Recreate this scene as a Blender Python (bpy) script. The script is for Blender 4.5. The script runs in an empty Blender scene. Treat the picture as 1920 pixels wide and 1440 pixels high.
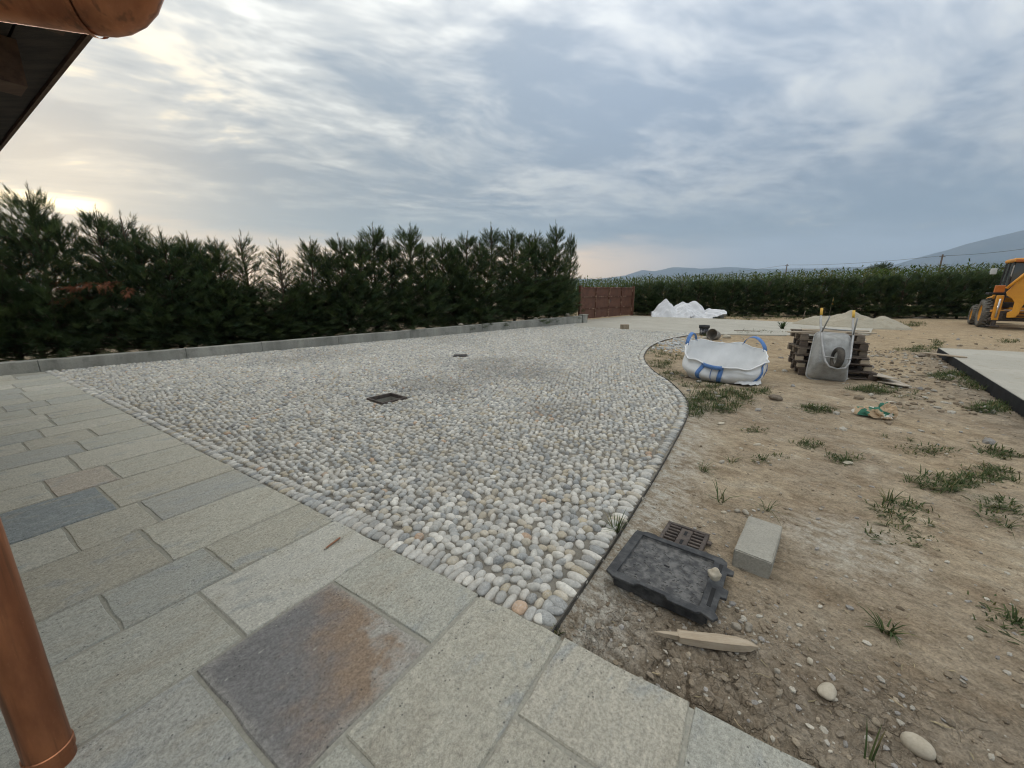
import bpy, bmesh, math, random
import numpy as np
from mathutils import Vector, Matrix, Euler

random.seed(11)
rng = np.random.default_rng(11)
R = math.radians
scene = bpy.context.scene
COL = scene.collection

# ------------------------------------------------------------------ camera
F, HY, EYE = 740.0, 545.0, 1.6          # focal length and horizon row in photo pixels, eye height
PITCH = math.atan((720 - HY) / F)
cam_d = bpy.data.cameras.new('camera')
cam_d.sensor_width = 36.0
cam_d.lens = F / 1920 * 36
cam_d.clip_start = 0.05
cam_d.clip_end = 60000
cam = bpy.data.objects.new('camera', cam_d)
cam.location = (0, 0, EYE)
cam.rotation_euler = (math.pi / 2 - PITCH, 0, 0)
COL.objects.link(cam)
scene.camera = cam

def ray(u, v):
    x = (u - 960) / F; y = (720 - v) / F
    return np.array([x, math.cos(PITCH) + y * math.sin(PITCH), -math.sin(PITCH) + y * math.cos(PITCH)])

def P(u, v, z=0.0):
    d = ray(u, v); t = (z - EYE) / d[2]
    return np.array([d[0] * t, d[1] * t, z])

# ------------------------------------------------------------------ node helper
class NT:
    def __init__(self, tree):
        self.t = tree; tree.nodes.clear()
    def n(self, typ, ins=None, **props):
        nd = self.t.nodes.new(typ)
        for k, v in props.items():
            setattr(nd, k, v)
        for k, v in (ins or {}).items():
            self.set(nd.inputs[k], v)
        return nd
    def set(self, sock, v):
        if hasattr(v, 'is_output') or isinstance(v, bpy.types.NodeSocket):
            self.t.links.new(v, sock)
        elif v is not None:
            try:
                sock.default_value = v
            except Exception:
                sock.default_value = (*v, 1.0)
    def m(self, op, a, b=None, c=None, clamp=False):
        nd = self.t.nodes.new('ShaderNodeMath'); nd.operation = op; nd.use_clamp = clamp
        for i, v in enumerate((a, b, c)):
            if v is not None:
                self.set(nd.inputs[i], v)
        return nd.outputs[0]
    def vm(self, op, a, b=None, scale=None):
        nd = self.t.nodes.new('ShaderNodeVectorMath'); nd.operation = op
        self.set(nd.inputs[0], a)
        if b is not None: self.set(nd.inputs[1], b)
        if scale is not None: self.set(nd.inputs['Scale'], scale)
        return nd.outputs['Value'] if op in ('DOT_PRODUCT', 'LENGTH', 'DISTANCE') else nd.outputs[0]
    def mix(self, fac, a, b, blend='MIX'):
        nd = self.t.nodes.new('ShaderNodeMix'); nd.data_type = 'RGBA'; nd.blend_type = blend
        self.set(nd.inputs[0], fac); self.set(nd.inputs[6], c4(a)); self.set(nd.inputs[7], c4(b))
        return nd.outputs[2]
    def ramp(self, fac, stops, interp='LINEAR'):
        nd = self.t.nodes.new('ShaderNodeValToRGB'); el = nd.color_ramp.elements
        nd.color_ramp.interpolation = interp
        while len(el) < len(stops): el.new(0.5)
        for e, (p, c) in zip(el, stops):
            e.position = p
            e.color = (c, c, c, 1) if isinstance(c, (int, float)) else (*c, 1)
        self.set(nd.inputs[0], fac)
        return nd.outputs[0]
    def noise(self, vec, scale, detail=4, rough=0.55, dist=0.0, out=0):
        nd = self.n('ShaderNodeTexNoise', {'Vector': vec, 'Scale': scale, 'Detail': detail, 'Roughness': rough, 'Distortion': dist})
        return nd.outputs[out]
    def vor(self, vec, scale, feature='F1', out='Distance', rnd=1.0):
        nd = self.n('ShaderNodeTexVoronoi', {'Vector': vec, 'Scale': scale, 'Randomness': rnd}, feature=feature)
        return nd.outputs[out]
    def smooth(self, v, lo, hi, a=0.0, b=1.0):
        nd = self.n('ShaderNodeMapRange', {'Value': v, 'From Min': lo, 'From Max': hi, 'To Min': a, 'To Max': b}, interpolation_type='SMOOTHSTEP')
        return nd.outputs[0]
    def mapv(self, vec, loc=(0, 0, 0), rot=(0, 0, 0), scale=(1, 1, 1)):
        nd = self.n('ShaderNodeMapping', {'Vector': vec, 'Location': loc, 'Rotation': rot, 'Scale': scale})
        return nd.outputs[0]
    def bump(self, h, strength=0.5, dist=0.01, normal=None):
        nd = self.n('ShaderNodeBump', {'Height': h, 'Strength': strength, 'Distance': dist})
        if normal is not None: self.set(nd.inputs['Normal'], normal)
        return nd.outputs[0]

def c4(c):
    return (*c, 1.0) if isinstance(c, tuple) and len(c) == 3 else c

# ------------------------------------------------------------------ sky, sun, exposure
SUN = ray(92, 378); SUN = SUN / np.linalg.norm(SUN)
SUN_EL = math.asin(SUN[2]); SUN_AZ = math.atan2(SUN[0], SUN[1])
world = bpy.data.worlds.new('World'); scene.world = world; world.use_nodes = True
w = NT(world.node_tree)
tc = w.n('ShaderNodeTexCoord').outputs['Generated']
sx = w.n('ShaderNodeSeparateXYZ', {'Vector': tc})
zc = w.m('MAXIMUM', sx.outputs[2], 0.0)
den = w.m('ADD', zc, 0.10)
flat = w.n('ShaderNodeCombineXYZ', {'X': w.m('DIVIDE', sx.outputs[0], den), 'Y': w.m('DIVIDE', sx.outputs[1], den), 'Z': 0.0}).outputs[0]
warp = w.noise(flat, 0.8, 2, 0.5, 0.0, 1)
flat2 = w.vm('ADD', flat, w.vm('SCALE', w.vm('SUBTRACT', warp, (0.5, 0.5, 0.5)), scale=0.7))
sqx = w.mapv(w.mapv(flat2, rot=(0, 0, R(-28))), scale=(0.62, 1.0, 1))     # cloud rolls lie across the view, rising to the right
big = w.noise(w.mapv(sqx, (3.1, 0.4, 0)), 0.75, 3, 0.5)
mid = w.noise(w.mapv(sqx, (7.7, 2.2, 1)), 2.3, 4, 0.55)
fine = w.noise(w.mapv(sqx, (1.3, 5.2, 2)), 6.5, 3, 0.6)
dens = w.m('ADD', w.m('ADD', w.m('MULTIPLY', big, 0.36), w.m('MULTIPLY', mid, 0.40)), w.m('MULTIPLY', fine, 0.24))
thin = w.smooth(dens, 0.43, 0.57)                     # 1 where the cloud is thin and bright
brk = w.smooth(dens, 0.53, 0.61)
sd = w.vm('DOT_PRODUCT', tc, tuple(SUN))
near = w.smooth(sd, 0.42, 1.0)                         # towards the sun
near2 = w.smooth(sd, 0.90, 1.0)
dark_c = w.mix(near, (0.240, 0.290, 0.366), (0.205, 0.240, 0.280))
lite_c = w.mix(near, (0.430, 0.460, 0.500), (0.47, 0.468, 0.440))
cl = w.mix(thin, dark_c, lite_c)
cl = w.mix(w.m('MULTIPLY', brk, w.m('ADD', w.m('MULTIPLY', near, 0.45), 0.30), clamp=True), cl, w.mix(near2, (0.74, 0.73, 0.67), (1.15, 0.92, 0.56)))
# lower bank of blue-grey cloud, then the clear strip at the horizon
bank = w.m('MULTIPLY', w.smooth(zc, 0.22, 0.11), w.smooth(zc, 0.03, 0.09))
cl = w.mix(w.m('MULTIPLY', bank, w.m('SUBTRACT', 0.62, w.m('MULTIPLY', brk, 0.50))), cl, w.mix(near, (0.270, 0.350, 0.445), (0.300, 0.360, 0.405)))
strip = w.smooth(w.m('ADD', zc, w.m('MULTIPLY', w.m('SUBTRACT', mid, 0.5), 0.07)), 0.130, 0.065)
warmh = w.smooth(sd, 0.20, 0.70)
stripc = w.mix(warmh, (0.56, 0.63, 0.75), (2.0, 1.32, 0.70))
cl = w.mix(w.m('MULTIPLY', strip, 0.92), cl, stripc)
# the sun breaking through next to the hedge
core = w.m('MULTIPLY', w.smooth(sd, 0.9968, 0.9999), w.smooth(w.m('ADD', w.m('ABSOLUTE', w.m('SUBTRACT', zc, SUN[2])), w.m('MULTIPLY', w.m('SUBTRACT', fine, 0.5), 0.03)), 0.020, 0.000))
cl = w.mix(core, cl, (3.2, 2.6, 1.5))
halo = w.m('POWER', w.m('MAXIMUM', sd, 0.0), 110.0)
cl = w.mix(1.0, cl, w.mix(halo, (0, 0, 0), (0.15, 0.11, 0.055)), 'ADD')
# thick cloud overhead is a neutral grey
lum = w.n('ShaderNodeRGBToBW', {'Color': cl}).outputs[0]
lumw = w.mix(1.0, w.n('ShaderNodeCombineXYZ', {'X': lum, 'Y': lum, 'Z': lum}).outputs[0], (1.03, 1.0, 0.94), 'MULTIPLY')
cl = w.mix(w.smooth(zc, 0.30, 0.85, 0.0, 0.85), cl, lumw)
# overcast zenith, out of view, made brighter than CIE to lift the ground
zen_gain = w.m('ADD', 0.72, w.m('MULTIPLY', w.m('POWER', zc, 2.0), 2.5))
cl = w.mix(1.0, cl, w.n('ShaderNodeCombineXYZ', {'X': zen_gain, 'Y': zen_gain, 'Z': zen_gain}).outputs[0], 'MULTIPLY')
cl10 = w.mix(1.0, cl, (10, 10, 10), 'MULTIPLY')
for nd in w.t.nodes:
    if nd.type == 'MIX': nd.clamp_result = False
sky = w.n('ShaderNodeTexSky', sky_type='NISHITA')
sky.sun_disc = False; sky.sun_elevation = SUN_EL; sky.sun_rotation = SUN_AZ; sky.air_density = 1.0; sky.dust_density = 2.0
cov = w.mix(0.90, sky.outputs[0], cl10)
bg = w.n('ShaderNodeBackground', {'Color': cov, 'Strength': 0.1})
world.cycles.sampling_method = 'MANUAL'; world.cycles.sample_map_resolution = 256
wo = w.n('ShaderNodeOutputWorld'); w.t.links.new(bg.outputs[0], wo.inputs[0])

sun_d = bpy.data.lights.new('sun', 'SUN'); sun_d.energy = 0.75; sun_d.angle = R(14); sun_d.color = (1.0, 0.86, 0.68)
sun_o = bpy.data.objects.new('sun', sun_d); COL.objects.link(sun_o)
sun_o.rotation_euler = Vector(SUN).to_track_quat('Z', 'Y').to_euler()
sun_o.location = (-20, 18, 12)

scene.view_settings.view_transform = 'Standard'
scene.view_settings.look = 'None'
scene.view_settings.gamma = 1.0
scene.view_settings.use_curve_mapping = False
scene.view_settings.exposure = 0.76
scene.cycles.use_denoising = True
scene.cycles.max_bounces = 4
scene.cycles.diffuse_bounces = 2
scene.cycles.glossy_bounces = 2
scene.cycles.filter_width = 1.15
scene.cycles.use_adaptive_sampling = True
scene.cycles.adaptive_threshold = 0.02
scene.cycles.volume_bounces = 0
scene.cycles.transparent_max_bounces = 8

# ------------------------------------------------------------------ numpy noise
def _h(ix, iy, s):
    n = np.sin(ix * 127.1 + iy * 311.7 + s * 74.7) * 43758.5453
    return n - np.floor(n)
def vnoise(x, y, s=0):
    x = np.asarray(x, float); y = np.asarray(y, float)
    ix = np.floor(x); iy = np.floor(y); fx = x - ix; fy = y - iy
    fx = fx * fx * (3 - 2 * fx); fy = fy * fy * (3 - 2 * fy)
    a = _h(ix, iy, s); b = _h(ix + 1, iy, s); c = _h(ix, iy + 1, s); d = _h(ix + 1, iy + 1, s)
    return (a + (b - a) * fx) * (1 - fy) + (c + (d - c) * fx) * fy - 0.5
def fbm(x, y, s=0, o=4, g=0.5):
    v = 0; a = 1.0
    for k in range(o):
        v = v + a * vnoise(x * 2 ** k, y * 2 ** k, s + k * 3.3); a *= g
    return v
def sstep(x, a, b):
    t = np.clip((x - a) / (b - a), 0, 1)
    return t * t * (3 - 2 * t)

# ------------------------------------------------------------------ mesh helpers
def tag(o, label=None, cat=None, group=None, kind=None):
    if label: o['label'] = label
    if cat: o['category'] = cat
    if group: o['group'] = group
    if kind: o['kind'] = kind
    return o
def link(name, me, mat=None, parent=None, loc=None):
    o = bpy.data.objects.new(name, me); COL.objects.link(o)
    if mat is not None and me is not None and not me.materials: me.materials.append(mat)
    if parent is not None: o.parent = parent
    if loc is not None: o.location = loc
    return o
def empty(name, loc=(0, 0, 0), rz=0.0):
    o = bpy.data.objects.new(name, None); o.empty_display_size = 0.2
    COL.objects.link(o); o.location = loc; o.rotation_euler = (0, 0, rz)
    return o
def fast_mesh(name, V, T, smooth=True, col=None, mat=None):
    V = np.ascontiguousarray(V, dtype=np.float32); T = np.ascontiguousarray(T, dtype=np.int32)
    k = T.shape[1]
    me = bpy.data.meshes.new(name)
    me.vertices.add(len(V)); me.vertices.foreach_set('co', V.ravel())
    me.loops.add(T.size); me.loops.foreach_set('vertex_index', T.ravel())
    me.polygons.add(len(T)); me.polygons.foreach_set('loop_start', np.arange(0, T.size, k, dtype=np.int32))
    try: me.polygons.foreach_set('loop_total', np.full(len(T), k, np.int32))
    except Exception: pass
    me.polygons.foreach_set('use_smooth', np.full(len(T), smooth))
    if col is not None:
        at = me.attributes.new('col', 'FLOAT_COLOR', 'POINT')
        c = np.ones((len(V), 4), np.float32); c[:, :3] = col
        at.data.foreach_set('color', c.ravel())
    me.update(calc_edges=True)
    if mat is not None: me.materials.append(mat)
    return me

class MB:
    """collects boxes, tubes, prisms and lathes into one mesh"""
    def __init__(self): self.v = []; self.f = []
    def add(self, vs, fs, M=None):
        o = len(self.v)
        for p in vs:
            self.v.append(tuple(M @ Vector(p)) if M is not None else tuple(p))
        for f in fs: self.f.append(tuple(i + o for i in f))
        return self
    def box(self, c, s, M=None, rot=None, bev=0.0):
        hx, hy, hz = s[0] / 2, s[1] / 2, s[2] / 2
        b = min(bev, hx * .9, hy * .9, hz * .9)
        if b <= 0:
            vs = [(x, y, z) for z in (-hz, hz) for y in (-hy, hy) for x in (-hx, hx)]
            fs = [(0, 2, 3, 1), (4, 5, 7, 6), (0, 1, 5, 4), (2, 6, 7, 3), (0, 4, 6, 2), (1, 3, 7, 5)]
        else:
            bm = bmesh.new(); bmesh.ops.create_cube(bm, size=1)
            bmesh.ops.scale(bm, vec=s, verts=bm.verts)
            bmesh.ops.bevel(bm, geom=bm.edges[:], offset=b, segments=1, affect='EDGES')
            bm.verts.ensure_lookup_table()
            vs = [tuple(p.co) for p in bm.verts]; fs = [tuple(p.index for p in f.verts) for f in bm.faces]; bm.free()
        T = Matrix.Translation(c)
        if rot is not None: T = T @ Euler(rot).to_matrix().to_4x4()
        return self.add(vs, fs, (M @ T) if M is not None else T)
    def tube(self, pts, r, n=8, caps=True, M=None):
        pts = [Vector(p) for p in pts]; rs = r if isinstance(r, (list, tuple)) else [r] * len(pts)
        vs = []; fs = []; up = None
        for i, p in enumerate(pts):
            t = (pts[min(i + 1, len(pts) - 1)] - pts[max(i - 1, 0)]).normalized()
            if up is None:
                up = Vector((0, 0, 1)) if abs(t.z) < 0.9 else Vector((1, 0, 0))
            a = t.cross(up)
            if a.length < 1e-4: a = t.cross(Vector((0, 1, 0)))
            a.normalize(); b = a.cross(t).normalized(); up = b
            for k in range(n):
                an = 2 * math.pi * k / n
                vs.append(p + (a * math.cos(an) + b * math.sin(an)) * rs[i])
        for i in range(len(pts) - 1):
            for k in range(n):
                k2 = (k + 1) % n
                fs.append((i * n + k, i * n + k2, (i + 1) * n + k2, (i + 1) * n + k))
        if caps:
            fs.append(tuple(range(n - 1, -1, -1))); fs.append(tuple((len(pts) - 1) * n + k for k in range(n)))
        return self.add(vs, fs, M)
    def lathe(self, prof, n=24, M=None, close=False):
        vs = []; fs = []
        for r, z in prof:
            for k in range(n):
                a = 2 * math.pi * k / n; vs.append((r * math.cos(a), r * math.sin(a), z))
        m = len(prof)
        for i in range(m - 1 if not close else m):
            j = (i + 1) % m
            for k in range(n):
                k2 = (k + 1) % n
                fs.append((i * n + k, i * n + k2, j * n + k2, j * n + k))
        return self.add(vs, fs, M)
    def prism(self, poly, z0, z1, M=None):
        n = len(poly)
        vs = [(x, y, z0) for x, y in poly] + [(x, y, z1) for x, y in poly]
        fs = [tuple(range(n - 1, -1, -1)), tuple(range(n, 2 * n))]
        fs += [(i, (i + 1) % n, n + (i + 1) % n, n + i) for i in range(n)]
        return self.add(vs, fs, M)
    def mesh(self, name, mat=None, smooth=False):
        me = bpy.data.meshes.new(name); me.from_pydata(self.v, [], self.f)
        bm = bmesh.new(); bm.from_mesh(me); bmesh.ops.recalc_face_normals(bm, faces=bm.faces); bm.to_mesh(me); bm.free()
        if smooth:
            me.polygons.foreach_set('use_smooth', [True] * len(me.polygons))
        me.update()
        if mat is not None: me.materials.append(mat)
        return me
    def build(self, name, mat, parent=None, smooth=False, loc=None):
        o = link(name, self.mesh(name, mat, smooth), None, parent, loc)
        if smooth == 'auto':
            pass
        return o
def auto_smooth(o, ang=35):
    me = o.data
    me.polygons.foreach_set('use_smooth', [True] * len(me.polygons))
    bm = bmesh.new(); bm.from_mesh(me)
    for e in bm.edges:
        if len(e.link_faces) == 2 and e.calc_face_angle(0) > R(ang): e.smooth = False
    bm.to_mesh(me); bm.free(); me.update()
    return o

def ico(sub):
    bm = bmesh.new(); bmesh.ops.create_icosphere(bm, subdivisions=sub, radius=1)
    bm.verts.ensure_lookup_table()
    V = np.array([tuple(v.co) for v in bm.verts]); T = np.array([[v.index for v in f.verts] for f in bm.faces]); bm.free()
    return V, T

# ------------------------------------------------------------------ materials
def new_mat(name):
    m = bpy.data.materials.new(name); m.use_nodes = True
    return m, NT(m.node_tree)
def finish(t, color, rough=0.8, normal=None, metal=0.0, spec=0.3, trans=None):
    b = t.n('ShaderNodeBsdfPrincipled', {'Base Color': c4(color), 'Roughness': rough, 'Metallic': metal, 'Specular IOR Level': spec})
    if normal is not None: t.set(b.inputs['Normal'], normal)
    out = t.n('ShaderNodeOutputMaterial')
    if trans is not None:
        tr = t.n('ShaderNodeBsdfTranslucent', {'Color': c4(trans[1])})
        mx = t.n('ShaderNodeMixShader', {'Fac': trans[0]})
        t.t.links.new(b.outputs[0], mx.inputs[1]); t.t.links.new(tr.outputs[0], mx.inputs[2])
        t.t.links.new(mx.outputs[0], out.inputs[0])
    else:
        t.t.links.new(b.outputs[0], out.inputs[0])
    return b

def simple(name, c1, c2=None, scale=8.0, rough=0.8, bump=0.15, bscale=60, metal=0.0, spec=0.3, bd=0.004, stretch=(1, 1, 1), lo=0.35, hi=0.65):
    m, t = new_mat(name)
    co = t.n('ShaderNodeTexCoord').outputs['Object']
    rnd = t.n('ShaderNodeObjectInfo').outputs['Random']
    v = t.vm('ADD', t.mapv(co, scale=stretch), t.n('ShaderNodeCombineXYZ', {'X': t.m('MULTIPLY', rnd, 37.0), 'Y': t.m('MULTIPLY', rnd, 91.0)}).outputs[0])
    nz = t.noise(v, scale, 6, 0.6)
    col = t.mix(t.smooth(nz, lo, hi), c1, c2 or c1)
    col = t.mix(0.25, col, t.ramp(t.noise(v, bscale, 3, 0.6), [(0.3, 0.35), (0.7, 1.0)]), 'MULTIPLY')
    nrm = t.bump(t.m('ADD', t.noise(v, bscale, 4, 0.65), t.m('MULTIPLY', nz, 0.6)), bump, bd) if bump else None
    finish(t, col, rough, nrm, metal, spec)
    return m

def stone_mat(name, use_attr):
    m, t = new_mat(name)
    if use_attr:
        base = t.n('ShaderNodeAttribute', attribute_name='col').outputs['Color']
        co = t.n('ShaderNodeTexCoord').outputs['Object']
        v = co
    else:
        oi = t.n('ShaderNodeObjectInfo'); base = oi.outputs['Color']
        co = t.n('ShaderNodeNewGeometry').outputs['Position']
        v = co
    n1 = t.noise(v, 45, 5, 0.65, 0.3)
    n2 = t.noise(v, 190, 3, 0.7)
    vein = t.smooth(t.m('ABSOLUTE', t.m('SUBTRACT', t.noise(t.mapv(v, rot=(0.4, 0.7, 0.3), scale=(1, 1, 2.6)), 28, 2, 0.5, 0.8), 0.5)), 0.0, 0.035, 1.0, 0.0)
    col = t.mix(1.0, base, t.ramp(n1, [(0.25, 0.66), (0.75, 1.16)]), 'MULTIPLY')
    col = t.mix(t.m('MULTIPLY', vein, 0.35), col, (0.62, 0.61, 0.58))
    col = t.mix(t.m('MULTIPLY', t.smooth(n2, 0.55, 0.75), 0.35), col, (0.20, 0.19, 0.17))
    dust = t.smooth(t.noise(v, 2.6, 4, 0.6), 0.42, 0.70)
    col = t.mix(t.m('MULTIPLY', dust, 0.40), col, (0.44, 0.40, 0.33))
    for nd in t.t.nodes:
        if nd.type == 'MIX': nd.clamp_result = False
    nrm = t.bump(t.m('ADD', n1, t.m('MULTIPLY', n2, 0.5)), 0.35, 0.004)
    finish(t, col, 0.72, nrm, 0, 0.25)
    return m
M_cobble = stone_mat('river_stone', False)
M_cobble_mass = stone_mat('river_stone_mass', True)

def slab_mat(name, special=False):
    m, t = new_mat(name)
    oi = t.n('ShaderNodeObjectInfo'); rnd = oi.outputs['Random']
    co = t.n('ShaderNodeTexCoord').outputs['Object']
    off = t.n('ShaderNodeCombineXYZ', {'X': t.m('MULTIPLY', rnd, 53.0), 'Y': t.m('MULTIPLY', rnd, 131.0), 'Z': t.m('MULTIPLY', rnd, 17.0)}).outputs[0]
    v = t.vm('ADD', co, off)
    vs = t.mapv(v, rot=(0, 0, 0.35), scale=(1.0, 1.9, 1.0))
    big = t.noise(vs, 3.2, 5, 0.6, 0.5)
    mid = t.noise(vs, 22, 5, 0.7, 0.3)
    fine = t.noise(v, 80, 5, 0.8)
    grit = t.noise(v, 300, 3, 0.75)
    col = oi.outputs['Color']
    col = t.mix(t.m('MULTIPLY', t.smooth(big, 0.50, 0.74), 0.7), col, (0.40, 0.365, 0.285))           # ochre clouds in the gneiss
    col = t.mix(t.m('MULTIPLY', t.smooth(big, 0.46, 0.30), 0.7), col, (0.33, 0.345, 0.33))
    if special:
        g = t.n('ShaderNodeSeparateXYZ', {'Vector': co})
        k = t.m('ADD', t.m('ADD', t.m('MULTIPLY', g.outputs[0], -1.5), t.m('MULTIPLY', g.outputs[1], 0.85)), t.m('MULTIPLY', t.m('SUBTRACT', t.noise(v, 6, 6, 0.65, 0.2), 0.5), 1.1))
        col = t.mix(t.smooth(k, -0.30, 0.10), (0.215, 0.208, 0.198), (0.25, 0.212, 0.180))
        col = t.mix(t.smooth(k, -0.05, 0.34), col, (0.30, 0.222, 0.155))
        col = t.mix(t.smooth(k, 0.40, 0.62), col, (0.40, 0.375, 0.325))
        ed = t.m('ADD', t.m('MAXIMUM', t.m('DIVIDE', t.m('ABSOLUTE', g.outputs[0]), 0.325), t.m('DIVIDE', t.m('ABSOLUTE', g.outputs[1]), 0.385)), t.m('MULTIPLY', t.m('SUBTRACT', t.noise(v, 9, 4, 0.65), 0.5), 0.35))
        col = t.mix(t.m('MULTIPLY', t.smooth(ed, 0.82, 1.05), 0.75), col, (0.37, 0.35, 0.305))
    col = t.mix(1.0, col, t.ramp(mid, [(0.28, 0.80), (0.72, 1.14)]), 'MULTIPLY')
    col = t.mix(1.0, col, t.ramp(fine, [(0.32, 0.60), (0.5, 1.0), (0.70, 1.34)]), 'MULTIPLY')
    col = t.mix(1.0, col, t.ramp(grit, [(0.32, 0.72), (0.5, 1.0), (0.72, 1.2)]), 'MULTIPLY')
    spots = t.m('MULTIPLY', t.smooth(t.vor(v, 34, 'F1'), 0.17, 0.09), t.smooth(t.noise(v, 11, 2), 0.47, 0.58))
    col = t.mix(t.m('MULTIPLY', spots, 0.75), col, (0.06, 0.058, 0.055))
    chip = t.smooth(t.noise(t.mapv(v, rot=(0, 0, 0.9), scale=(1, 2.5, 1)), 30, 2, 0.5, 1.0), 0.70, 0.76)
    col = t.mix(t.m('MULTIPLY', chip, 0.7), col, (0.56, 0.54, 0.46))
    for nd in t.t.nodes:
        if nd.type == 'MIX': nd.clamp_result = False
    h = t.m('ADD', t.m('ADD', t.m('MULTIPLY', mid, 0.9), t.m('MULTIPLY', fine, 0.55)), t.m('MULTIPLY', grit, 0.2))
    h = t.m('SUBTRACT', h, t.m('MULTIPLY', spots, 0.25))
    finish(t, col, 0.74, t.bump(h, 1.0, 0.008), 0, 0.25)
    return m
M_slab = slab_mat('split_gneiss')
M_slab_rust = slab_mat('split_gneiss_rust', True)

def soil_mat():
    m, t = new_mat('bare_soil')
    pos = t.n('ShaderNodeNewGeometry').outputs['Position']
    zone = t.n('ShaderNodeSeparateColor', {'Color': t.n('ShaderNodeAttribute', attribute_name='col').outputs['Color']})
    st = t.mapv(t.mapv(pos, rot=(0, 0, R(48))), scale=(0.9, 1.4, 1))
    n0 = t.noise(pos, 0.7, 4, 0.55, 0.4)
    n1 = t.noise(st, 2.6, 6, 0.65, 0.5)
    n2 = t.noise(st, 14, 6, 0.7, 0.2)
    n3 = t.noise(pos, 75, 4, 0.72)
    n4 = t.noise(pos, 260, 3, 0.7)
    col = t.mix(t.smooth(n0, 0.38, 0.64), (0.335, 0.272, 0.192), (0.410, 0.330, 0.225))
    col = t.mix(t.m('MULTIPLY', t.smooth(n1, 0.46, 0.66), 0.75), col, (0.255, 0.190, 0.122))
    col = t.mix(t.m('MULTIPLY', t.smooth(n1, 0.46, 0.30), 0.65), col, (0.46, 0.400, 0.300))
    col = t.mix(zone.outputs[1], col, t.mix(t.smooth(n1, 0.35, 0.65), (0.46, 0.355, 0.225), (0.36, 0.270, 0.165)))   # sandy track
    col = t.mix(zone.outputs[0], col, t.mix(t.smooth(n1, 0.35, 0.65), (0.275, 0.232, 0.178), (0.205, 0.168, 0.124)))  # clay
    col = t.mix(t.m('MULTIPLY', zone.outputs[2], t.smooth(n2, 0.36, 0.62)), col, (0.43, 0.405, 0.345))              # spilled sand and cement dust
    col = t.mix(1.0, col, t.ramp(n2, [(0.32, 0.66), (0.68, 1.24)]), 'MULTIPLY')
    col = t.mix(1.0, col, t.ramp(n3, [(0.30, 0.62), (0.5, 1.0), (0.72, 1.3)]), 'MULTIPLY')
    col = t.mix(1.0, col, t.ramp(n4, [(0.30, 0.80), (0.72, 1.14)]), 'MULTIPLY')
    pe = t.vor(pos, 55, 'F1'); pm = t.smooth(t.noise(pos, 6, 3), 0.50, 0.66)
    peb = t.m('MULTIPLY', t.smooth(pe, 0.22, 0.12), pm)
    col = t.mix(t.m('MULTIPLY', peb, 0.55), col, (0.47, 0.43, 0.36))
    wv = t.vm('ADD', pos, t.vm('SCALE', t.noise(pos, 9, 3, 0.6, 0, 1), scale=0.10))
    ck = t.vor(wv, 6.5, 'DISTANCE_TO_EDGE'); ck2 = t.vor(wv, 19, 'DISTANCE_TO_EDGE')
    cmask = t.m('MULTIPLY', zone.outputs[0], t.smooth(t.noise(pos, 3.5, 2), 0.42, 0.56))
    crack = t.m('MULTIPLY', cmask, t.m('MAXIMUM', t.smooth(ck, 0.030, 0.0), t.m('MULTIPLY', t.smooth(ck2, 0.04, 0.0), 0.30)))
    for nd in t.t.nodes:
        if nd.type == 'MIX': nd.clamp_result = False
    h = t.m('ADD', t.m('ADD', t.m('MULTIPLY', n2, 1.3), t.m('MULTIPLY', n3, 0.55)), t.m('MULTIPLY', n4, 0.12))
    h = t.m('ADD', h, t.m('MULTIPLY', peb, 0.28))
    h = t.m('SUBTRACT', h, t.m('MULTIPLY', crack, 1.3))
    finish(t, col, 0.95, t.bump(h, 0.85, 0.018), 0, 0.12)
    return m
M_soil = soil_mat()

def concrete_mat(name, c1, c2, c3, scale=1.0, board=False):
    m, t = new_mat(name)
    pos = t.n('ShaderNodeNewGeometry').outputs['Position']
    n1 = t.noise(pos, 0.8 * scale, 5, 0.6, 0.6); n2 = t.noise(pos, 7 * scale, 5, 0.65); n3 = t.noise(pos, 90, 4, 0.7)
    col = t.mix(t.smooth(n1, 0.35, 0.65), c1, c2)
    col = t.mix(t.m('MULTIPLY', t.smooth(n2, 0.5, 0.72), 0.7), col, c3)
    col = t.mix(1.0, col, t.ramp(n3, [(0.3, 0.78), (0.7, 1.12)]), 'MULTIPLY')
    if board:
        st = t.noise(t.mapv(pos, rot=(0, 0, 0), scale=(1.2, 1.2, 0.15)), 2.2, 4, 0.6)
        col = t.mix(1.0, col, t.ramp(st, [(0.35, 0.72), (0.65, 1.1)]), 'MULTIPLY')
    for nd in t.t.nodes:
        if nd.type == 'MIX': nd.clamp_result = False
    finish(t, col, 0.9, t.bump(t.m('ADD', n3, n2), 0.4, 0.006), 0, 0.2)
    return m
M_wall = concrete_mat('weathered_concrete', (0.33, 0.325, 0.285), (0.40, 0.39, 0.34), (0.25, 0.25, 0.215), 1.0, True)
M_conc = concrete_mat('pale_concrete', (0.42, 0.395, 0.33), (0.48, 0.455, 0.385), (0.36, 0.315, 0.235))
M_block = concrete_mat('block_concrete', (0.33, 0.315, 0.265), (0.37, 0.35, 0.295), (0.29, 0.275, 0.23), 3.0)
M_mortar = concrete_mat('mortar', (0.31, 0.30, 0.25), (0.37, 0.355, 0.295), (0.27, 0.26, 0.22), 3.0)
M_bed = concrete_mat('cobble_bedding', (0.19, 0.175, 0.145), (0.26, 0.24, 0.20), (0.14, 0.13, 0.11), 2.0)
M_sand = concrete_mat('pale_sand', (0.37, 0.335, 0.255), (0.41, 0.37, 0.285), (0.31, 0.265, 0.19), 0.8)

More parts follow.
